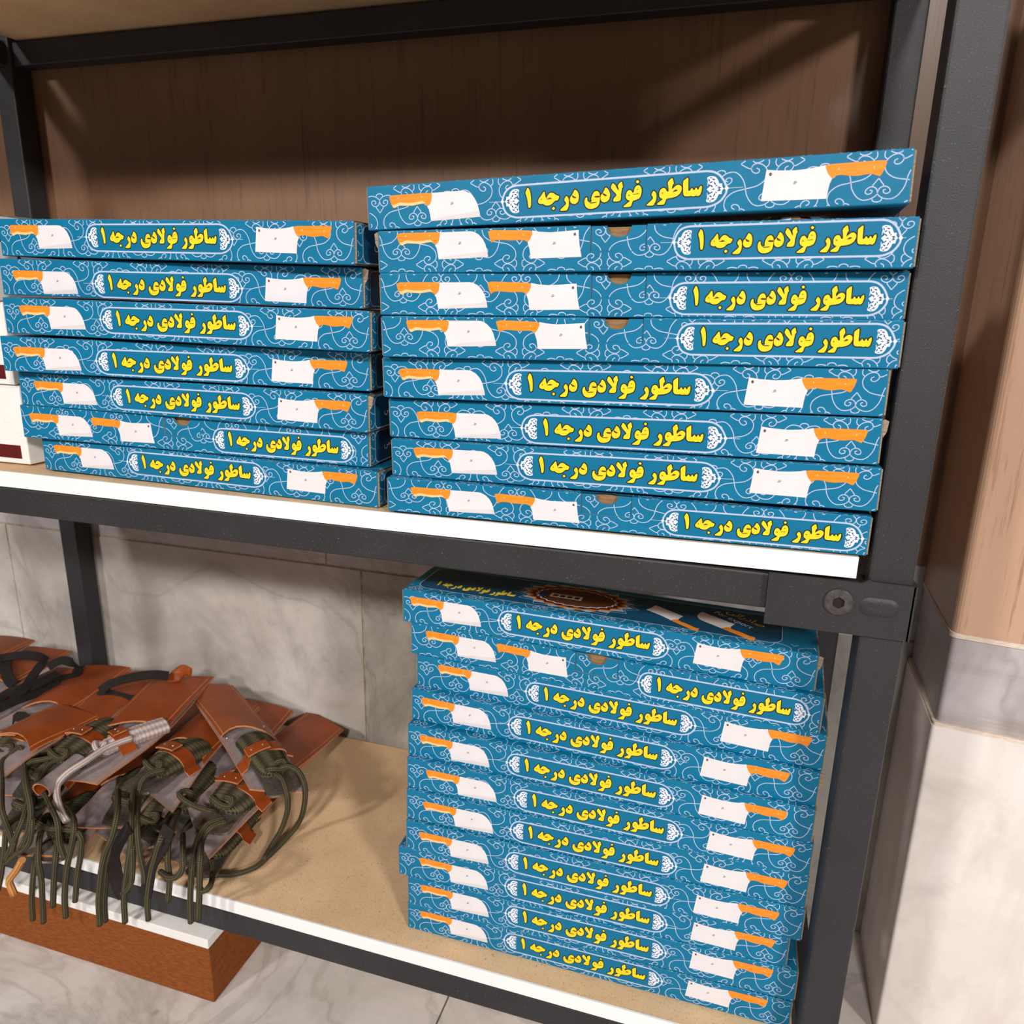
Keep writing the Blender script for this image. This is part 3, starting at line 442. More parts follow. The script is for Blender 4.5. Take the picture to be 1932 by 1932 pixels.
def bracket(z, mir):
    """folded steel corner bracket with its bolt and pressed rib; drawn for the right post"""
    X = (lambda x: x) if not mir else (lambda x: (XL + XR) - x)
    prof = [(-0.1830, -0.0612), (-0.0775, -0.0612), (-0.0775, -0.0165), (-0.1085, -0.0160), (-0.1105, -0.0145), (-0.1120, -0.0160), (-0.1150, -0.0180), (-0.1830, -0.0180)]
    m = MB(); y0, y1 = -0.0046, -0.0012; n = len(prof)
    m.poly([(X(a) * 1000, b * 1000) for a, b in prof], POWDER, lambda x, y, l: (x / 1000, y0, y / 1000 + z))
    m.poly([(X(a) * 1000, b * 1000) for a, b in prof], POWDER, lambda x, y, l: (x / 1000, y1, y / 1000 + z))
    for i in range(n):
        (a, b), (c, d) = prof[i], prof[(i + 1) % n]
        m.face([(X(a), y0, b + z), (X(c), y0, d + z), (X(c), y1, d + z), (X(a), y1, b + z)], POWDER)
    xs = sorted((X(-0.0788), X(-0.0762))); m.box((xs[0], -0.0046, z - 0.0612), (xs[1], 0.045, z - 0.0165), POWDER)
    br = rel(rack, m.build('corner_bracket', rack))
    bm = bmesh.new(); cx, cz = X(-0.1300), z - 0.0355
    prev = None
    for r, y in ((0.0108, -0.0046), (0.0108, -0.0058), (0.0098, -0.0066), (0.0042, -0.0068), (0.0040, -0.0048)):
        k = 28 if r > 0.005 else 28
        ring = [bm.verts.new((cx + r * math.cos(2 * math.pi * i / k) * (1 if r > 0.005 else 1 / max(abs(math.cos(((2 * math.pi * i / k + math.pi / 6) % (math.pi / 3)) - math.pi / 6)), .8)),
                              y, cz + r * math.sin(2 * math.pi * i / k) * (1 if r > 0.005 else 1 / max(abs(math.cos(((2 * math.pi * i / k + math.pi / 6) % (math.pi / 3)) - math.pi / 6)), .8)))) for i in range(k)]
        if prev:
            for i in range(k): bm.faces.new((prev[i], prev[(i + 1) % k], ring[(i + 1) % k], ring[i]))
        prev = ring
    bm.faces.new(prev).material_index = 1; me = bpy.data.meshes.new('bolt'); bm.to_mesh(me); bm.free(); me.materials.append(DARKSTEEL); me.materials.append(RIBBON)
    b = link('bolt', me, br)
    bm = bmesh.new(); prev = None; rx0, rz0 = 0.0135, 0.0068; ccx, ccz = X(-0.1010), z - 0.0365
    for s, y in ((1.18, -0.0044), (1.0, -0.0050), (0.78, -0.0057), (0.5, -0.0059)):
        ring = []
        for i in range(32):
            a = 2 * math.pi * i / 32; ca, sa = math.cos(a), math.sin(a)
            ring.append(bm.verts.new((ccx + (rx0 - rz0) * (1 if ca > 0 else -1) + rz0 * s * ca, y, ccz + rz0 * s * sa)))
        if prev:
            for i in range(32): bm.faces.new((prev[i], prev[(i + 1) % 32], ring[(i + 1) % 32], ring[i])).smooth = True
        prev = ring
    bm.faces.new(prev); me = bpy.data.meshes.new('pressed_rib'); bm.to_mesh(me); bm.free(); me.materials.append(POWDER); link('pressed_rib', me, br)
for z, _ in LEV:
    bracket(z, False); bracket(z, True)

def board(z, prof, label):
    """chipboard shelf with a white front edging; prof lists (x, dz) of its sag"""
    t = thing('shelf_board', label, 'shelf', loc=(prof[0][0], 0, z - 0.017))
    def strip(y0, y1, top, bot, mat, name):
        m = MB()
        for (xa, a), (xb, b) in zip(prof, prof[1:]):
            A = lambda x, d, y, zz: (x, y, z + d + zz)
            m.face([A(xa, a, y0, bot), A(xb, b, y0, bot), A(xb, b, y0, top), A(xa, a, y0, top)], mat)
            m.face([A(xa, a, y0, top), A(xb, b, y0, top), A(xb, b, y1, top), A(xa, a, y1, top)], mat)
            m.face([A(xa, a, y1, bot), A(xb, b, y1, bot), A(xb, b, y0, bot), A(xa, a, y0, bot)][::1], mat)
            m.face([A(xb, b, y1, bot), A(xa, a, y1, bot), A(xa, a, y1, top), A(xb, b, y1, top)], mat)
        for (xx, d), q in ((prof[0], 1), (prof[-1], -1)):
            m.face([(xx, y0, z + d + bot), (xx, y0, z + d + top), (xx, y1, z + d + top), (xx, y1, z + d + bot)][::q], mat)
        o = m.build(name, t); o.location = -Vector(t.location)
    strip(-0.0016, 0.0004, 0.0, -0.0170, MELA, 'edging'); strip(0.0006, 0.346, -0.0003, -0.0168, CHIP, 'board')
    return t
board(-0.0005, [(-1.232, -0.0020), (-0.95, -0.0012), (-0.53, -0.0020), (-0.30, -0.0004), (-0.1195, 0.0018)], 'white-edged chipboard shelf carrying the two upper stacks of blue boxes')
board(0.540, [(-1.232, 0), (-0.1195, 0)], 'white-edged chipboard shelf above the blue stacks, casting the shadow on the wall')
board(-0.4895, [(-1.232, 0), (-0.1195, 0)], 'lower raw chipboard shelf under the leather sheaths and third blue stack')

# ------------------------------------------------------------------ blue cleaver boxes
BL, BH, BD = 400.0, 33.7, 85.0                                       # length, height, depth in mm
W_, C_ = 67.2, 0.9
def front(x, z, l): return (x / 1000, -l / 1000, z / 1000)
def flapped(x, z, l): return (x / 1000, (0.9 - l) / 1000, z / 1000)
def topf(x, y, l): return (x / 1000, y / 1000, (BH + l) / 1000)
def rightf(y, z, l): return ((BL + 1.3 + l) / 1000, y / 1000, z / 1000)
def leftf(y, z, l): return ((-1.3 - l) / 1000, (BD - y) / 1000, z / 1000)

BUMP = [(-3.0, 2.1), (-2.4, .7), (0, 0), (2.4, .7), (3.0, 2.1)]
ARM = [(0, 5), (-1.7, 3.3), (-4.7, 1.9), (-8.6, 1.6), (-12, 3.3), (-14.6, 6.5), (-16.1, 9.7), (-16.8, 12.9)]
SPI = [(0, 5), (-.5, 7.6), (-2.2, 9.2), (-4.7, 9.5), (-7.0, 8.0), (-7.4, 6.0), (-5.6, 5.0), (-3.7, 5.7), (-3.4, 7.2), (-4.8, 7.6)]
PET = [(-3.2, 9.6), (-3.1, 10.7), (-1.8, 12.3), (0, 14.6)]
FPET = [(12.9, -2.0), (14.2, -3.2), (16.0, -2.8), (20.6, -.2)]
FLOB = [(3.9, -2.9), (2.5, -1.8), (2.1, 0)]
FTAIL = [(10.3, -3.2), (8.6, -4.0), (8.3, -5.6), (10.3, -6.5), (12.7, -5.4), (13.7, -3.0), (12.2, -.9), (9.6, -.2), (6.4, -1.2), (3.9, -3.5), (2.9, -6.3), (3.7, -10), (5.9, -12.5), (9.8, -14.7), (16.8, -16.1)]
ARC = [(13.7, -3.0), (13.7, 2.0)]
def base_strokes():
    out = []
    for s in (1, -1):
        mx = lambda p: [(a * s, b) for a, b in p]
        out += [mx(ARM), mx(SPI), mx(PET)]
        for v in (1, -1):
            q = lambda p: [(a * s, 29.0 + b * v) for a, b in p]
            out += [q(FPET), q(FLOB), q(FTAIL)]
    out.append(BUMP)
    full = list(out)
    full += [[(W_ / 2 - a, 25.8 - b) for a, b in p] for p in (BUMP,)]
    for s in (1, -1):
        full += [[(W_ / 2 - a * s, 25.8 - b) for a, b in p] for p in (ARM, SPI, PET)]
    return full
STROKES = [[tuple(v) for v in spline(p, 0.75)] for p in base_strokes()]
def pattern(mb, fn, x0, z0, keep, mat=None, layer=0.08, width=0.62):
    """scroll pattern, lattice origin (x0, z0), clipped by keep(x, z)"""
    for j in range(-3, 5):
        for i in range(-2, 9):
            dx, dz = x0 + i * W_ + (W_ / 2 if j % 2 else 0), z0 + j * 32.2
            for s in STROKES:
                run = []
                for a, b in s:
                    p = (a + dx, b + dz)
                    if keep(*p): run.append(p)
                    else:
                        if len(run) > 1: mb.ribbon(run, width, mat or LAV, fn, layer)
                        run = []
                if len(run) > 1: mb.ribbon(run, width, mat or LAV, fn, layer)
def inside(poly):
    def f(x, y):
        c = False; n = len(poly)
        for i in range(n):
            (a, b), (p, q) = poly[i], poly[i - 1]
            if (b > y) != (q > y) and x < (p - a) * (y - b) / (q - b) + a: c = not c
        return c
    return f
Pd = PRINT
CART = Pd['cartL'] + Pd['cartR'][::-1] + Pd['cartRb'] + Pd['cartLb'][::-1]
CART = ccw(CART)
AX0, AX1 = Pd['apexA'][0][0], Pd['apexA'][1][0]
BX0, BX1 = Pd['apexB'][0][0], Pd['apexB'][1][0]
def cartA(x, z): return (x, z)
def cartB(x, z): return (BX0 + (x - AX0) * (BX1 - BX0) / (AX1 - AX0), z + 5.3)
def panel_mesh(tr):
    m = MB(); c = [tr(*p) for p in chaikin(CART, 1)]
    m.poly(c, PANEL, front, 0.14); m.ribbon(c, 1.35, LAV, front, 0.18, True)
    for x in (AX0, AX1):
        s = -1 if x == AX0 else 1; z = 14.7
        a, b = tr(x + s * 1, z), tr(x + s * 11, z + .1); m.ribbon([a, (min(b[0], 393.4), b[1])], 0.35, LAV, front, 0.12)
        m.poly(ccw([tr(x - 1.6, z), tr(x, z - 1.7), tr(x + 1.6, z), tr(x, z + 1.7)]), INKWHITE, front, 0.2)
    return m.mesh('title_panel')
ORN = Pd['orn']
def ornament_mesh(tr, side):
    """white arabesque fan with blue gaps in one end of the title panel"""
    m = MB(); ax = ORN[0][0]; az = 14.6
    up = [(x - ax, z - az) for x, z in ORN]; full = up + [(x, -z) for x, z in reversed(up[1:-1])]
    if side > 0: base = 278.9 - 1.9; M = lambda p: tr(base - p[0], az + p[1])
    else: M = lambda p: tr(ax + p[0], az + p[1])
    m.poly(ccw([M(p) for p in full]), INKWHITE, front, 0.2)
    drops = []
    def leaf(cx, cz, a, l, w): 
        l *= 1.2; w *= 1.3; ca, sa = math.cos(a), math.sin(a); pts = [(-l, 0), (-l * .2, w), (l, 0), (-l * .2, -w)]
        drops.append([(cx + u * ca - v * sa, cz + u * sa + v * ca) for u, v in pts])
    for s in (1, -1):
        leaf(3.3, 1.0 * s, .25 * s, 1.5, .42); leaf(8.6, 2.2 * s, .7 * s, 1.25, .42); leaf(6.4, 3.9 * s, 1.1 * s, 1.35, .42); leaf(9.0, 4.6 * s, -.4 * s, 1.2, .4)
        leaf(7.4, 6.4 * s, .3 * s, 1.3, .42); leaf(10.4, 6.2 * s, 1.2 * s, 1.2, .38); leaf(9.2, 7.6 * s, -.2 * s, .9, .3); leaf(5.2, 2.2 * s, -.8 * s, .9, .3); leaf(10.6, 3.2 * s, 1.5 * s, 1.0, .3)
    leaf(3.4, 0, 0, 1.0, .3); leaf(7.4, 0, 0, 1.2, .35)
    for d in drops: m.poly(ccw([M(p) for p in d]), NAVY, front, 0.24)
    return m.mesh('panel_ornament')
def letter_mesh(tr, fn=front, sx=1.0):
    m = MB()
    for p in Pd['letters']:
        q = ccw([tr(*a) for a in chaikin(p, 1)])
        m.ribbon(q, 0.95, OUTL, fn, 0.2, True, 0.36); m.poly(q, YEL, fn, 0.26)
    for p in Pd['counters']: m.poly(ccw([tr(*a) for a in p]), COUNT, fn, 0.3)
    return m.mesh('title_lettering')
def logo(m, c, fn):
    for dx, dz, l in ((-.2, .7, 1.6), (0, 0, 2.2), (-.6, -.7, 2.0)):
        m.poly(ccw([(c[0] + dx - l / 2, c[1] + dz - .22), (c[0] + dx + l / 2, c[1] + dz - .1), (c[0] + dx + l / 2 + .4, c[1] + dz + .25), (c[0] + dx - l / 2 + .3, c[1] + dz + .15)]), GREYINK, fn, 0.3)
def knife_mesh(kind, dx=0, dz=0, fn=front):
    m = MB(); T = lambda p: [(a + dx, b + dz) for a, b in p]
    if kind == 'round':
        m.poly(ccw(T(Pd['bL'])), BLADE, fn, 0.2); m.poly(ccw(T(Pd['bevL'])), BEVEL, fn, 0.24)
        m.poly(ccw(T(chaikin(Pd['hL'], 1))), ORG, fn, 0.26); m.poly(ccw(T(Pd['crL'])), CREAM, fn, 0.29); lg = Pd['lgL'][0]; dots = [(23, 22.2), (44, 22.0)]
    else:
        a, b, d, lg, dots = (('bR', 'hR', 'dotR', 'lgR', [(350.5, 22.6), (372, 22.2)]) if kind == 'square_right' else ('b2', 'h2', 'dot2', 'lg2', [(104, 28.6), (124, 28.0)]))
        lg = Pd[lg][0]; c = Pd[d][0]
        m.poly(ccw(T(Pd[a])), BLADE, fn, 0.2); m.poly(ccw(T(chaikin(Pd[b], 1))), ORG, fn, 0.26)
        m.poly(T([(c[0] + 1.0 * math.cos(t * .5236), c[1] + 1.15 * math.sin(t * .5236)) for t in range(12)]), GREYINK, fn, 0.3)
    logo(m, (lg[0] + dx, lg[1] + dz), fn)
    for x, z in dots: m.poly(T([(x + .5 * math.cos(t * 1.047), z + .6 * math.sin(t * 1.047)) for t in range(6)]), CREAM, fn, 0.3)
    return m.mesh('cleaver_picture')

NX, NR = 198.6, 9.2                                                  # thumb notch
S0, S1, SZ = 177.0, 219.3, 14.6                                      # the two slits of the tuck flap
def shell_mesh(tuck):
    """folded carton sleeve; with tuck the front has the opening for the flap and notch"""
    m = MB(); c = C_; H, L, D = BH, BL, BD
    q = lambda pts, mat=TEAL: m.face([(a / 1000, b / 1000, e / 1000) for a, b, e in pts], mat)
    k = 3
    def chamf(y0, z0, y1, z1, xs, sy, sz):
        pass
    prof = []
    corners = ((0, 0, 1, 1), (0, H, 1, -1), (D, H, -1, -1), (D, 0, -1, 1))
    arcs = []
    for ci, (y, z, dy, dz) in enumerate(corners):
        cy, cz = y + dy * c, z + dz * c; a = []
        st = {0: 270, 1: 180, 2: 90, 3: 0}[ci]
        for j in range(k + 1):
            t = math.radians(st - 90 * j / k) if False else math.radians({0: 270 - 90 * j / k, 1: 180 - 90 * j / k, 2: 90 - 90 * j / k, 3: 0 - 90 * j / k}[ci])
            a.append((cy + c * math.cos(t), cz + c * math.sin(t)))
        arcs.append(a)
    ring = [p for a in arcs for p in a]; n = len(ring)
    fi = k                                                            # the segment that is the front face
    for i in range(n):
        (y0, z0), (y1, z1) = ring[i], ring[(i + 1) % n]
        if tuck and k <= i <= 2 * k + 1: continue
        q([(0, y0, z0), (0, y1, z1), (L, y1, z1), (L, y0, z0)])
    if tuck:
        zc = H - c
        fr = [(0, c), (L, c), (L, zc), (S1, zc), (S1, SZ), (S0, SZ), (S0, zc), (0, zc)]
        m.poly(fr, TEAL, lambda x, z, l: (x / 1000, 0, z / 1000))
        for (a, b), (e, f) in (((S1, zc), (S1, SZ)), ((S1, SZ), (S0, SZ)), ((S0, SZ), (S0, zc))):
            q([(a, 0, b), (e, 0, f), (e, 1.6, f), (a, 1.6, b)], CARDEDGE)
        for xa, xb in ((0, S0), (S1, L)):
            for j in range(k):
                (y0, z0), (y1, z1) = arcs[1][j], arcs[1][j + 1]; q([(xa, y0, z0), (xb, y0, z0), (xb, y1, z1), (xa, y1, z1)])
        tp = [(0, c), (S0, c), (S0, 1.6)] + [(NX - NR - .3 + (2 * NR + .6) * t / 12, 1.6 + 3.4 * math.sin(math.pi * t / 12)) for t in range(13)] + [(S1, 1.6), (S1, c), (L, c), (L, D - c), (0, D - c)]
        m.poly(tp, TEAL, lambda x, y, l: (x / 1000, y / 1000, H / 1000))
    m.face([(0.0004, y / 1000, z / 1000) for y, z in ring], CARD); m.face([(L / 1000 - 0.0004, y / 1000, z / 1000) for y, z in reversed(ring)], CARD)
    me = m.mesh('carton_sleeve'); bm = bmesh.new(); bm.from_mesh(me); bmesh.ops.remove_doubles(bm, verts=bm.verts, dist=2e-6); bmesh.ops.recalc_face_normals(bm, faces=bm.faces); bm.to_mesh(me); bm.free()
    return me
def tuck_mesh():
    m = MB(); top = BH - 0.7
    o = [(S0 + .5, SZ - 4), (S1 - .5, SZ - 4), (S1 - .5, top)] + [(NX + NR * math.cos(math.pi * t / 14), top - 8.3 * math.sin(math.pi * t / 14)) for t in range(15)] + [(S0 + .5, top)]
    m.poly(o, TEAL, flapped, 0)
    for i in range(len(o)):
        a, b = o[i], o[(i + 1) % len(o)]; m.face([flapped(*a, 0), flapped(*b, 0), flapped(*b, -.9), flapped(*a, -.9)], CARDEDGE)
    return m.mesh('tuck_flap')
def notch_mesh():
    m = MB(); m.box(((NX - 22) / 1000, 0.0040, 0.010), ((NX + 22) / 1000, 0.0052, (BH - 1.5) / 1000), CARD)
    m.box(((NX - 22) / 1000, 0.0062, (BH - 2.2) / 1000), ((NX + 22) / 1000, 0.0150, (BH - 1.4) / 1000), CARD); return m.mesh('inner_flap')
def end_mesh(fn, right):
    m = MB(); y0, y1, z0, z1 = 1.2, BD - 1.2, 1.1, BH - 1.4; g = (BL / 1000) if right else 0
    xs = (g - 0.0003, g + 0.0013) if right else (-0.0013, 0.0003)
    m.box((xs[0], y0 / 1000, z0 / 1000), (xs[1], y1 / 1000, z1 / 1000), CARDEDGE)
    m.poly([(y0 + .5, z0 + .4), (y1 - .5, z0 + .4), (y1 - .5, z1 - .4), (y0 + .5, z1 - .4)], TEAL, fn, 0.05)
    keep = lambda a, b: y0 + .8 < a < y1 - .8 and z0 + .8 < b < z1 - .8 and not (12 < a < BD - 12)
    pattern(m, fn, -3.0, 2.0, keep, layer=0.1)
    r = []
    for cx, cz, a0 in ((BD - 18, 9, -90), (BD - 18, 25, 0), (18, 25, 90), (18, 9, 180)):
        r += [(cx + 6.5 * math.cos(math.radians(a0 + t * 15)), cz + 6.5 * math.sin(math.radians(a0 + t * 15)) - .3) for t in range(7)]
    m.poly(r, DEEP, fn, 0.14); m.ribbon(r, .8, LAV, fn, 0.18, True)
    put_text(m, "\uFBFD\uFEB3\uFEAD", INKWHITE, lambda x, y: (31 + x * 20, 14.5 + y * 20), fn, 0.2)
    return m.mesh('end_flap')
fr_keep = lambda x, z: 0.7 < x < BL - .7 and C_ < z < BH - C_
inA = inside([(a, b) for a, b in CART]); inB = inside([cartB(a, b) for a, b in CART])
def pat_mesh(kind):
    m = MB()
    if kind == 'A':
        pattern(m, front, 44.5, 1.9, lambda x, z: fr_keep(x, z)); ox, oz = 44.5, 1.9
    else:
        pattern(m, front, 20.2, 9.8, lambda x, z: fr_keep(x, z) and not (S0 - .3 < x < S1 + .3 and z > SZ - .3)); ox, oz = 20.2, 9.8
    pattern(m, topf, ox, oz - BH, lambda x, y: 0.7 < x < BL - .7 and C_ < y < 16 and not (kind == 'B' and S0 < x < S1 and y < 6))
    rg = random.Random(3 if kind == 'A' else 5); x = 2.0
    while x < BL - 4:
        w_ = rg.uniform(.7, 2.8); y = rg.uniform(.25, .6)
        if rg.random() < .62 and not (kind == 'B' and S0 - 3 < x < S1): m.poly([(x, y), (x + w_, y + rg.uniform(-.08, .08)), (x + w_, y + .26), (x, y + .22)], FOLDGLINT, lambda a, b, l: (a / 1000, (b - .06) / 1000, (BH - .9 + math.sqrt(max(0, .81 - (.9 - b) ** 2)) + .05) / 1000))  # painted glint dashes along the top fold
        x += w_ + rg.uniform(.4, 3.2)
    return m.mesh('scroll_print')
def flap_pat():
    m = MB(); pattern(m, flapped, 20.2, 9.8, lambda x, z: S0 + .9 < x < S1 - .9 and SZ < z < BH - 1.4 and not ((x - NX) ** 2 / (NR + .6) ** 2 + (z - BH + .7) ** 2 / 79 < 1)); return m.mesh('scroll_print')
ME = dict(sleeveA=shell_mesh(False), sleeveB=shell_mesh(True), tuck=tuck_mesh(), notch=notch_mesh(), endR=end_mesh(rightf, True), endL=end_mesh(leftf, False),
          patA=pat_mesh('A'), patB=pat_mesh('B'), patF=flap_pat(), panA=panel_mesh(cartA), panB=panel_mesh(cartB), ornAL=ornament_mesh(cartA, -1), ornAR=ornament_mesh(cartA, 1),
          ornBL=ornament_mesh(cartB, -1), ornBR=ornament_mesh(cartB, 1), letA=letter_mesh(cartA), letB=letter_mesh(cartB), kL=knife_mesh('round'), kR=knife_mesh('square_right'),
          kB1=knife_mesh('round', 1.6, 7.0), kB2=knife_mesh('square_left'))
def make_box(kind):
    t = bpy.data.objects.new('cleaver_box', None); t.empty_display_size = 0.02; COL.objects.link(t)
    link('carton_sleeve', ME['sleeve' + kind], t); link('end_flap', ME['endR'], t); link('end_flap', ME['endL'], t)
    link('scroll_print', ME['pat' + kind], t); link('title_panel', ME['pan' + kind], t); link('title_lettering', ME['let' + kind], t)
    link('panel_ornament', ME['orn' + kind + 'L'], t); link('panel_ornament', ME['orn' + kind + 'R'], t)
    if kind == 'A': link('cleaver_picture', ME['kL'], t); link('cleaver_picture', ME['kR'], t)
    else:
        link('cleaver_picture', ME['kB1'], t); link('cleaver_picture', ME['kB2'], t)
        f = link('tuck_flap', ME['tuck'], t); link('scroll_print', ME['patF'], f); link('inner_flap', ME['notch'], t)
    return t
def copy_tree(o, parent=None):
    c = o.copy(); COL.objects.link(c)
    if parent: c.parent = parent
    for ch in o.children: copy_tree(ch, c)
    return c
PROTO = {}; FRAY = []
SHIFT = dict((tuple(POSES[i]), s) for i, s in enumerate([(-0.6,3.5),(0,-1.5),(4.5,2.4),(-0.5,-0.5),(3.8,0.9),(-6,-5.4),(0.3,3.5),(5,1.3),(0,0),(-2,-5.2),(5.8,-1),(0,0),(11.5,-0.9),(6,2.8),(5.8,-5.4),(-7,3),(0,-3.9),(9.3,3.3),(-3.9,2),(-2,0.7),(6.4,0.6),(3.5,-0.5),(-0.6,-0.6),(9,2)]))
def place_box(kind, pose, sz, label, group, dz=0.0):
    o = PROTO.get(kind)
    if o is None: o = PROTO[kind] = make_box(kind)
    else: o = copy_tree(o)
    X, Y, Z, yaw, roll = pose
    o.matrix_world = Matrix.Translation((X, Y, Z + dz)) @ Matrix.Rotation(yaw, 4, 'Z') @ Matrix.Rotation(-roll, 4, 'Y') @ Matrix.Diagonal((1, 1, sz, 1))
    sh = SHIFT.get(tuple(pose))
    if sh:                                                            # the printing sits a little differently on each carton
        for ch in o.children:
            if ch.name.split('.')[0] in ('title_panel', 'title_lettering', 'panel_ornament', 'cleaver_picture'): ch.location = (sh[0] / 1000, 0, sh[1] / 1000)
    tag(o, label, 'box', group); return o
ORD = ['topmost', 'second from the top', 'third from the top', 'fourth from the top', 'fifth from the top', 'sixth from the top', 'seventh from the top', 'eighth from the top', 'ninth from the top', 'tenth from the top', 'bottom']
KA, KB = 'no thumb notch', 'thumb notch showing'
g1, g2, g3 = 'blue boxes in the left upper stack', 'blue boxes in the right upper stack', 'blue boxes in the lower shelf stack'
for i, k in enumerate('AAAAABA'):
    b = place_box(k, POSES[i], 1.03 if i < 4 else 1.02, '%s blue box of the left upper stack, %s' % (ORD[i] if i < 6 else 'bottom', KB if k == 'B' else KA), g1, 0.0002 if i < 6 else 0)
    if i in (1, 4): FRAY.append((b, BL + 1.2, 1))
for i, k in enumerate('ABBBAAAB'):
    lab = 'blue cleaver box tilted on top of the right upper stack' if i == 0 else '%s blue box of the right upper stack, %s' % (ORD[i] if i < 7 else 'bottom', KB if k == 'B' else KA)
    b = place_box(k, POSES[7 + i], (1, 0.985, 0.99, 1.0, 1.03, 1.03, 1.0, 0.93)[i], lab, g2)
    if i == 1: torn_host = b
    if i in (1, 5): FRAY.append((b, -1.2, -1) if i == 1 else (b, BL + 1.2, 1))
SK = 'ABAAAAAAAA'
for i, k in enumerate(SK):
    lab = 'blue cleaver box topping the lower stack, dark printed lid showing' if i == 0 else '%s blue box of the lower-shelf stack, %s' % (ORD[i], KB if k == 'B' else KA)
    b = place_box(k, POSES[15 + i], 1.05, lab, g3)
    if i == 0: lid_host = b
    if i in (0, 3): FRAY.append((b, BL + 1.2, 1))
place_box('A', [-0.5165, 0.026, -0.4891, 0.0, 0.0], 0.975, 'bottom blue cleaver box of the stack, resting on the lower shelf', g3)

# frayed raw-card corners standing off a few boxes
def frayed(host, x, s):
    m = MB(); q = lambda a, b, c: ((x + s * a) / 1000, b / 1000, c / 1000)
    P0 = [(0, 1, 33), (3.4, 2, 31.5), (2.6, 1.5, 24), (0.4, .8, 20), (0, 1, 22)]
    m.face([q(*p) for p in P0], CARDEDGE); m.face([q(a, b + 1.0, c) for a, b, c in reversed(P0)], CARDEDGE)
    for i in range(5):
        a, b = P0[i], P0[(i + 1) % 5]; m.face([q(*a), q(*b), q(b[0], b[1] + 1, b[2]), q(a[0], a[1] + 1, a[2])], CARD)
    m.build('frayed_corner', host)
for host, x, s in FRAY: frayed(host, x, s)
# torn patch on the lid of one box
m = MB(); pts = []
for t in range(26):
    a = math.pi * 2 * t / 26; pts.append((322 + (30 + 4 * math.sin(5 * a)) * math.cos(a), 10 + (9 + 1.6 * math.sin(7 * a)) * math.sin(a)))
for i in range(26):
    a, b = pts[i], pts[(i + 1) % 26]; m.face([(a[0] / 1000, a[1] / 1000, 0.0337), (b[0] / 1000, b[1] / 1000, 0.0337), ((b[0] * .8 + 322 * .2) / 1000, (b[1] * .8 + 2) / 1000, 0.0356 + .0008 * math.sin(i * 2.1)), ((a[0] * .8 + 322 * .2) / 1000, (a[1] * .8 + 2) / 1000, 0.0356 + .0008 * math.sin((i - 1) * 2.1 + 2.1))], INKWHITE if i % 3 == 0 else CARD)
m.poly([(p[0] * .8 + 64.4, p[1] * .8 + 2) for p in pts], CARD, lambda x, y, l: (x / 1000, y / 1000, 0.0356))
m.build('torn_patch', torn_host)

# the printed lid of the top box of the lower stack
def lid():
    m = MB(); r = []
    x0, x1, y0, y1, q = 9, BL - 30, 12, BD - 10, 12
    for cx, cy, a0 in ((x1 - q, y0 + q, -90), (x1 - q, y1 - q, 0), (x0 + q, y1 - q, 90), (x0 + q, y0 + q, 180)):
        r += [(cx + q * math.cos(math.radians(a0 + t * 15)), cy + q * math.sin(math.radians(a0 + t * 15))) for t in range(7)]
    m.poly(r, DEEP, topf, 0.14); m.ribbon(r, .7, LAV, topf, 0.17, True)
    cx, cy = 172, 46
    def star(rx, ry, n, dep, mat, layer, line=False):
        p = [(cx + (rx if t % 2 else rx * dep) * math.cos(math.pi * t / n), cy + (ry if t % 2 else ry * dep) * math.sin(math.pi * t / n)) for t in range(2 * n)]
        if line: m.ribbon(p, .6, mat, topf, layer, True)
        else: m.poly(p, mat, topf, layer)
    star(66, 36, 16, .84, PALE, .2, True); star(60, 33, 18, .86, PALE, .2); star(55, 30.5, 20, .88, GOLD, .23); star(50, 27.5, 22, .9, MAROON, .26); star(43, 23, 24, .93, INKWHITE, .29); star(41.5, 22, 24, .93, BROWNINK, .32)
    m.poly([(145, 40), (178, 40), (178, 50), (145, 50)], BEVEL, topf, .35)
    for k in range(4): m.poly([(148 + k * 7.4, 42), (153 + k * 7.4, 42), (153 + k * 7.4, 48), (148 + k * 7.4, 48)], BROWNINK, topf, .38)
    m.poly([(132, 42), (140, 38), (142, 46), (136, 50)], NAVY, topf, .35)
    for p in Pd['letters']: 
        tr = lambda a: (22 + (a[0] - 125) * .66, 19 + (a[1] - 5) * .95)
        m.poly(ccw([tr(a) for a in chaikin(p, 1)]), YEL, topf, .2)
    def cleaver(ox, oy, a, sc, key):
        ca, sa = math.cos(a), math.sin(a); bl, hd = (Pd['bL'], Pd['hL']) if key == 'L' else (Pd['b2'], Pd['h2'])
        c = (56, 16) if key == 'L' else (133, 22)
        f = lambda p: (ox + ((p[0] - c[0]) * ca - (p[1] - c[1]) * sa) * sc, oy + ((p[0] - c[0]) * sa + (p[1] - c[1]) * ca) * sc)
        m.poly(ccw([f(p) for p in bl]), BLADE, topf, .2); m.poly(ccw([f(p) for p in chaikin(hd, 1)]), ORG, topf, .23)
    cleaver(272, 34, math.radians(148), .85, '2'); cleaver(318, 34, math.radians(148), .88, 'L')
    ct, st_ = math.cos(math.radians(-36)), math.sin(math.radians(-36))
    put_text(m, 'For export', INKWHITE, lambda x, y: (306 + x * 44 * ct - y * 44 * st_, 62 + x * 44 * st_ + y * 44 * ct), topf, .2)
    put_text(m, "\uFBFD\uFE97\uFE8D\uFEAD\uFEA9\uFE8E\uFEBB", YEL, lambda x, y: (318 + x * 42 * ct - y * 42 * st_, 68 + x * 42 * st_ + y * 42 * ct), topf, .2)
    o = m.build('lid_print', lid_host)
lid()

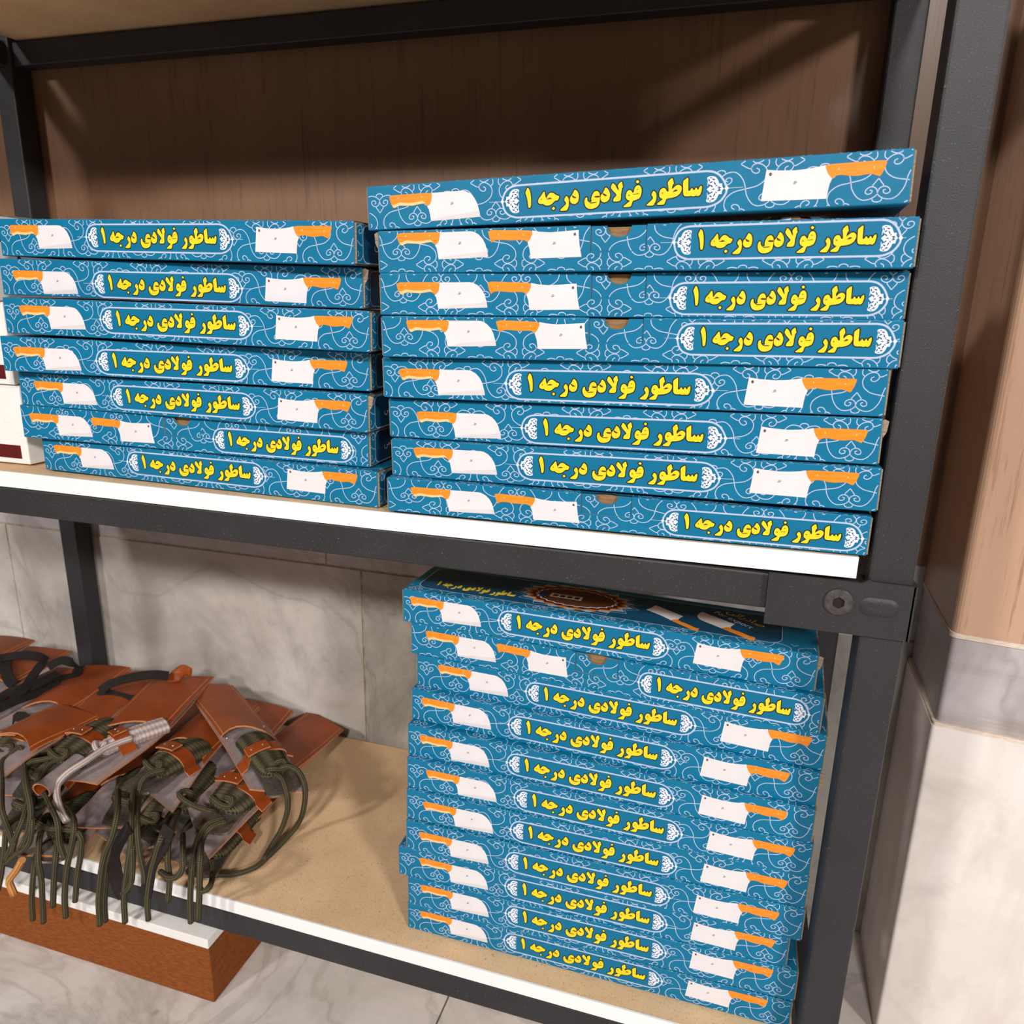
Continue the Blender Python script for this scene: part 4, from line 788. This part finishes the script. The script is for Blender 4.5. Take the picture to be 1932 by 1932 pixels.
# ------------------------------------------------------------------ white cartons at the left
def white_box(z, label, dx=0.0, leaf=False):
    t = thing('white_carton', label, 'box', 'white cartons stacked at the left end', loc=(-1.09 + dx, 0.13, z)); hx, hy, h = 0.122, 0.102, 0.0865
    m = MB(); m.box((-hx, -hy, 0), (hx, hy, h), WHITECARD); m.build('carton_body', t, 0.0012)
    for z0, z1, e in ((0.006, 0.021, 0.010),):
        m = MB(); m.face([(-hx + .002, -hy - .0003, z0), (hx - e, -hy - .0003, z0), (hx - e, -hy - .0003, z1), (-hx + .002, -hy - .0003, z1)], MAROON); m.build('red_band', t)
    m = MB(); m.box((-hx + .001, -hy - .0006, h - .0016), (hx - .002, -hy + .002, h - .0001), WHITECARD); m.box((hx - .006, -hy + .003, h - .0005), (hx + .0006, hy - .003, h + .0007), CARDEDGE); m.build('lid_flap', t)
    m = MB(); c = [(0.035 + .011 * (1 if k % 2 else .55) * math.cos(k * math.pi / 5), 0.034 + .016 * (1 if k % 2 else .55) * math.sin(k * math.pi / 5)) for k in range(10)]
    m.poly([(a * 1000, b * 1000) for a, b in c], MAROON, lambda x, y, l: (hx + .0004, -hy + x / 1000 + .0, y / 1000)); m.face([(hx + .0004, -hy + .012, .06), (hx + .0004, hy - .02, .06), (hx + .0004, hy - .02, .074), (hx + .0004, -hy + .012, .074)], MAROON); m.build('leaf_print', t)
white_box(0.0, 'lowest white carton with dark red band at the left end of the upper shelf', 0.0015)
white_box(0.0877, 'middle white carton with dark red band, behind the left blue stack', -0.004)
white_box(0.1754, 'highest white carton with dark red band, behind the left blue stack', -0.010)

# brown carton with white rim under the lower shelf
t = thing('storage_carton', 'brown carton with a white rim standing on the floor under the sheaths', 'box', loc=(-1.02, 0.12, -0.64))
m = MB(); m.box((-0.205, -0.131, 0), (0.262, 0.16, 0.0835), BROWNCARD); m.build('carton_body', t, 0.0015)
m = MB(); m.box((-0.207, -0.134, 0.0835), (0.264, 0.162, 0.0965), WHITECARD); m.build('rim', t, 0.001)

# ------------------------------------------------------------------ leather sheaths and cord-wrapped knives on the lower shelf
def frames(pts, step=0.006):
    P = spline(pts, step); out = []; L = 0
    for i, p in enumerate(P):
        t = (P[min(i + 1, len(P) - 1)] - P[max(i - 1, 0)]).normalized(); s = t.cross(Vector((0, 0, 1))).normalized(); n = s.cross(t)
        if i: L += (p - P[i - 1]).length
        out.append((L, p, t, s, n))
    return out
def at(fr, s):
    if s <= 0: L, p, t, sd, n = fr[0]; return p + t * s, t, sd, n
    for i in range(len(fr) - 1):
        if fr[i + 1][0] >= s:
            k = (s - fr[i][0]) / max(1e-9, fr[i + 1][0] - fr[i][0]); return fr[i][1].lerp(fr[i + 1][1], k), fr[i][2], fr[i][3], fr[i][4]
    L, p, t, sd, n = fr[-1]; return p + t * (s - L), t, sd, n
COLS = [-1, -.89, -.865, -.6, -.3, 0, .3, .6, .865, .89, 1]
def sheet(fr, half, s0, s1, lift, skew, mats, th=0.0022, end=None, wav=0.0, seed=0.0):
    """thin leather sheet along a spine; lift(sfrac, v) raises it; mats = (top, bottom, edge)"""
    n = max(4, int((s1 - s0) / 0.008)); g = []
    for i in range(n + 1):
        u = i / n; row = []
        for v in COLS:
            e = s1 + (end(v) if end else 0.0); s = s0 + (e - s0) * u + skew * v
            p, t, sd, nn = at(fr, s)
            z = lift(u, v) + wav * math.sin(u * 5 + v * 1.7 + seed)
            row.append((p + sd * (v * half) + nn * z, nn))
        g.append(row)
    m = MB(); c = len(COLS)
    for i in range(n):
        for j in range(c - 1):
            a, b, d, e = g[i][j], g[i + 1][j], g[i + 1][j + 1], g[i][j + 1]
            st = j in (1, c - 3)
            m.face([a[0] + a[1] * th, e[0] + e[1] * th, d[0] + d[1] * th, b[0] + b[1] * th], STITCH if st else mats[0]); m.face([a[0], b[0], d[0], e[0]], mats[1])
    for i in range(n):
        for j in (0, c - 1):
            a, b = g[i][j], g[i + 1][j]; m.face([a[0], a[0] + a[1] * th, b[0] + b[1] * th, b[0]] if j == 0 else [b[0], b[0] + b[1] * th, a[0] + a[1] * th, a[0]], mats[2])
    for i in (0, n):
        for j in range(c - 1):
            a, b = g[i][j], g[i][j + 1]; m.face([a[0], b[0], b[0] + b[1] * th, a[0] + a[1] * th] if i == 0 else [b[0], a[0], a[0] + a[1] * th, b[0] + b[1] * th], mats[2])
    return m
def weld(o, smooth_deg=40):
    bm = bmesh.new(); bm.from_mesh(o.data); bmesh.ops.remove_doubles(bm, verts=bm.verts, dist=1e-5)
    bmesh.ops.recalc_face_normals(bm, faces=bm.faces)
    for f in bm.faces: f.smooth = True
    for e in bm.edges:
        if len(e.link_faces) == 2 and e.calc_face_angle(0) > math.radians(smooth_deg): e.smooth = False
    bm.to_mesh(o.data); bm.free(); return o
def rivet(c, n, parent, r=0.0022):
    bm = bmesh.new(); bmesh.ops.create_uvsphere(bm, u_segments=10, v_segments=6, radius=r)
    q = n.to_track_quat('Z', 'Y'); 
    for v in bm.verts: v.co = q @ Vector((v.co.x, v.co.y, v.co.z * .55)) + c
    for f in bm.faces: f.smooth = True
    me = bpy.data.meshes.new('rivet'); bm.to_mesh(me); bm.free(); me.materials.append(RIVET); return link('rivet', me, parent)
SL = {'r': 'wide tan leather sheath buried under the crossing sheath, only its sleeve showing', 's': 'tan leather sheath under the tangled black straps at the back left', 'a': 'tan leather sheath lying across the top of the pile, nearest the bare shelf', 'b': 'tan leather sheath half under the crossing one, middle of the pile front',
      'q': 'tan leather sheath whose end shows between the crossing and rightmost sheaths', 'c': 'rightmost tan leather sheath lying flat on the shelf, closed end towards the wall', 'd': 'tan leather sheath holding the white-cord knife', 'e': 'broad tan leather sheath left of the white-cord knife, black strap loop on it',
      'f': 'tan leather sheath beside the rear black post, flap with rivets', 'g': 'reddish tan leather sheath at the left front of the pile', 'h': 'tan leather sheath at the back left under black straps',
      'i': 'uppermost tan leather piece in the far left corner', 'j': 'grey-lined sheath under the white cord in the second layer', 'k': 'grey-lined sheath in the third layer, middle of the pile front',
      'l': 'lowest grey-lined sheath at the right front corner of the pile', 'm': 'grey-lined sheath just above the shelf edge, middle front', 'n': 'lowest grey-lined sheath at the left front, over the white shelf edge',
      'o': 'grey-lined sheath under the broad leather one, left front', 'p': 'grey-lined sheath low at the far left front'}
KL = {'a': 'olive cord-wrapped knife in the crossing sheath, lanyard trailing on the bare shelf', 'b': 'olive cord-wrapped knife in the middle of the pile front', 'c': 'fat olive cord-wrapped knife handle at the right front of the pile',
      'd': 'knife wrapped in white cord with a white hanging lanyard', 'e': 'olive cord-wrapped knife at the left, beside the white cord', 'g': 'olive cord-wrapped knife at the far left edge of the pile',
      'j': 'olive cord-wrapped knife under the white lanyard tip', 'k': 'olive cord-wrapped knife in the third layer of the pile', 'l': 'olive cord-wrapped knife lowest at the right front',
      'm': 'olive cord-wrapped knife just above the shelf edge, middle', 'n': 'olive cord-wrapped knife lowest at the left front', 'o': 'olive cord-wrapped knife in the second layer at the left front', 'p': 'olive cord-wrapped knife low at the far left'}
for si, (key, (T, M, E, wd, skew)) in enumerate(SHEATHS.items()):
    T, M, E = Vector(T), Vector(M), Vector(E)
    t = thing('knife_sheath', SL[key], 'sheath', 'leather knife sheaths piled on the lower shelf', loc=tuple(M - Vector((0, 0, 0.004)))); inv = -Vector(t.location)
    fr = frames([T, M, E]); Ltot = fr[-1][0]; Lm = min(fr, key=lambda f: (f[1] - M).length)[0]
    lea = LEATHER2 if key in 'aic' and key != 'c' else LEATHER
    o = weld(sheet(fr, wd / 2, 0, Ltot, lambda u, v: 0.0, skew, (SUEDE, lea, EDGE), wav=0.0018, seed=si).build('back_panel', t)); o.location = inv
    if key == 'd':                                                    # its front corner is rolled up
        m = MB(); c0, ax, ln = Vector(ROLL[0]), (Vector(ROLL[1]) - Vector(ROLL[0])).normalized(), 0.06
        sd = ax.cross(Vector((0, 0, 1))).normalized(); nn = sd.cross(ax); N = 16
        def rp(k, y, r): a = math.radians(-60 + 300 * k / N); return c0 + ax * y + (sd * math.cos(a) * 1.25 + nn * math.sin(a)) * r * (1 - y * 3)
        for k in range(N):
            for y0, y1 in ((0, ln),):
                m.face([rp(k, y0, .0105), rp(k + 1, y0, .0105), rp(k + 1, y1, .0105), rp(k, y1, .0105)], SUEDE); m.face([rp(k, y0, .0088), rp(k, y1, .0088), rp(k + 1, y1, .0088), rp(k + 1, y0, .0088)], LEATHER)
            m.face([rp(k, 0, .0088), rp(k + 1, 0, .0088), rp(k + 1, 0, .0105), rp(k, 0, .0105)], EDGE)
        o = weld(m.build('rolled_corner', t)); o.location = inv
    dome = 0.009 if key not in 'ch' else 0.004
    o = weld(sheet(fr, wd / 2 * 0.985, 0.001, Lm, lambda u, v: 0.0026 + dome * (1 - v * v) ** .8 * (0.25 + .75 * u) + (0.0006 if abs(v) < .8 else 0), skew, (lea, EDGE, EDGE), end=lambda v: -0.006 + 0.014 * v * v, wav=0.0012, seed=si + 2).build('sleeve', t)); o.location = inv
    for v in (-.8, .8):
        p, tt, sd, nn = at(fr, Lm - 0.002); r = rivet(p + sd * v * wd / 2 + nn * 0.0072, nn, t); r.location = inv
    for rb in RIBBONS.get(key, []):
        P = spline(rb, 0.005); m = MB()
        for i in range(len(P) - 1):
            def fr_(j):
                tt = (P[min(j + 1, len(P) - 1)] - P[max(j - 1, 0)]).normalized(); s = tt.cross(Vector((0.3, -0.5, 1))).normalized(); return P[j], s * .0075, s.cross(tt) * .0009
            (a, sa, na), (b, sb, nb) = fr_(i), fr_(i + 1)
            m.face([a - sa + na, a + sa + na, b + sb + nb, b - sb + nb], RIBBON); m.face([a - sa - na, b - sb - nb, b + sb - nb, a + sa - na], RIBBON)
            m.face([a + sa - na, b + sb - nb, b + sb + nb, a + sa + na], RIBBON); m.face([a - sa - na, a - sa + na, b - sb + nb, b - sb - nb], RIBBON)
        o = weld(m.build('neck_strap', t)); o.location = inv
    if key == 'd':
        o = tube(TAB, lambda u: 0.011 - .004 * u, LEATHER, 10, 0.004, 'rolled_tab', t, 0.35); o.location = inv
    if key not in HANDLES: continue
    A, B, rx = HANDLES[key]; rx *= 1.15 if key != 'd' else 1.0; A, B = Vector(A), Vector(B); ax = (B - A).normalized(); HL = (B - A).length
    cm = WCORD if key == 'd' else OLIVE
    sd = ax.cross(Vector((0, 0, 1))).normalized(); nn = sd.cross(ax)
    # strap loop of the sheath round the handle
    c0 = A + ax * (HL * .36); rz = rx * .62; m = MB(); prof = []
    for k in range(13):
        a = math.pi * k / 12; prof.append((-(rx + .0018) * math.cos(a), (rz + .0018) * math.sin(a) ** .8 - rz * .25))
    prof = [(-(rx + .010), -rz * .6)] + prof + [(rx + .010, -rz * .6)]
    wv = 0.0095
    for i in range(len(prof) - 1):
        a, b = prof[i], prof[i + 1]; q = lambda p, y, h: c0 + ax * y + sd * p[0] + nn * (p[1] + h)
        for y0, y1, h0, h1, mt in ((-wv, wv, .0022, .0022, LEATHER), (wv, -wv, 0, 0, EDGE), (wv, wv, .0022, 0, EDGE), (-wv, -wv, 0, .0022, EDGE)):
            m.face([q(a, y0, h0), q(b, y0, h0), q(b, y1, h1), q(a, y1, h1)], mt)
    for (xa, xb, h) in ((-rx * .2, rx * 1.0, rz + .0048),):
        q = lambda x, y, z: c0 + ax * y + sd * x + nn * (z - (x / rx) ** 2 * rz * .28)
        xs = [xa + (xb - xa) * k / 5 for k in range(6)]
        for k in range(5):
            m.face([q(xs[k], -wv * .9, h), q(xs[k + 1], -wv * .9, h), q(xs[k + 1], wv * .9, h), q(xs[k], wv * .9, h)], LEATHER)
            for y in (-wv * .9, wv * .9): m.face([q(xs[k], y, h), q(xs[k + 1], y, h), q(xs[k + 1], y, h - .002), q(xs[k], y, h - .002)], EDGE)
        for x in (xa, xb): m.face([q(x, -wv * .9, h), q(x, wv * .9, h), q(x, wv * .9, h - .002), q(x, -wv * .9, h - .002)], EDGE)
    if key in 'abcdegl':
        o = weld(m.build('strap_loop', t)); o.location = inv
    for x in ((.1, .7) if key in 'abcdegl' else ()):
        r = rivet(c0 + sd * rx * x + nn * (rz + .0048 - x * x * rz * .28), nn, o, 0.0018)
    # the knife
    kn = thing('cord_wrapped_knife', KL[key], 'knife', 'cord-wrapped knives in the sheaths', loc=tuple(A)); ki = -Vector(kn.location)
    ext = 0.042 if key == 'd' else 0.020; st = A - ax * ext - nn * .005
    def rad(u, rx=rx, HL=HL, ext=ext):
        s = u * (HL + ext); e = min(1.0, max(.05, (HL + ext - s) / .010)); return rx * (0.80 + .2 * math.sin(math.pi * min(1, .25 + u * .75))) * (1 - (1 - e) ** 2.5) * (1 + .03 * math.sin(s * 2 * math.pi / .0052))
    o = tube([st, A, A.lerp(B, .5) + nn * .001, B], rad, cm, 18, 0.0015, 'handle_wrap', kn, 0.60); o.location = ki
    m = MB(); pl = []
    for k in range(9):
        a = -math.pi / 2 + math.pi * k / 8; pl.append((0.020 + .008 * math.cos(a), rx * .86 * math.sin(a)))
    pl = [(-.03, -rx * .86)] + pl + [(-.03, rx * .86)]
    f = lambda x, y, l: tuple(B + ax * x + sd * y + nn * (l - .006 - x * .12))
    m.poly(ccw(pl), STEEL, f, .0016); m.poly(ccw(pl), STEEL, f, -.0016)
    for i in range(len(pl)):
        a, b = pl[i], pl[(i + 1) % len(pl)]; m.face([f(*a, -.0016), f(*b, -.0016), f(*b, .0016), f(*a, .0016)], STEEL)
    o = weld(m.build('tang', kn)); o.location = ki
    for ci, c in enumerate(CORDS.get(key, [])):
        o = tube(c, 0.0034 if key != 'd' else 0.0042, cm, 8, 0.004, 'lanyard_cord', kn); o.location = ki
    # knot at the butt of the handle
    kp = [B + ax * (-.004) + sd * rx * .5 * math.cos(q) + nn * (rx * .42 + .003 * math.sin(2 * q)) + ax * .006 * math.sin(q) for q in (k * math.pi / 5 for k in range(11))]
    o = tube(kp, 0.0036, cm, 8, 0.003, 'knot', kn); o.location = ki
o = tube(TAN_CORD, 0.0042, TANC, 8, 0.004, 'loose_cord'); tag(o, 'short frayed tan cord hanging at the lower left corner', 'cord')
o = bpy.data.objects['loose_cord']
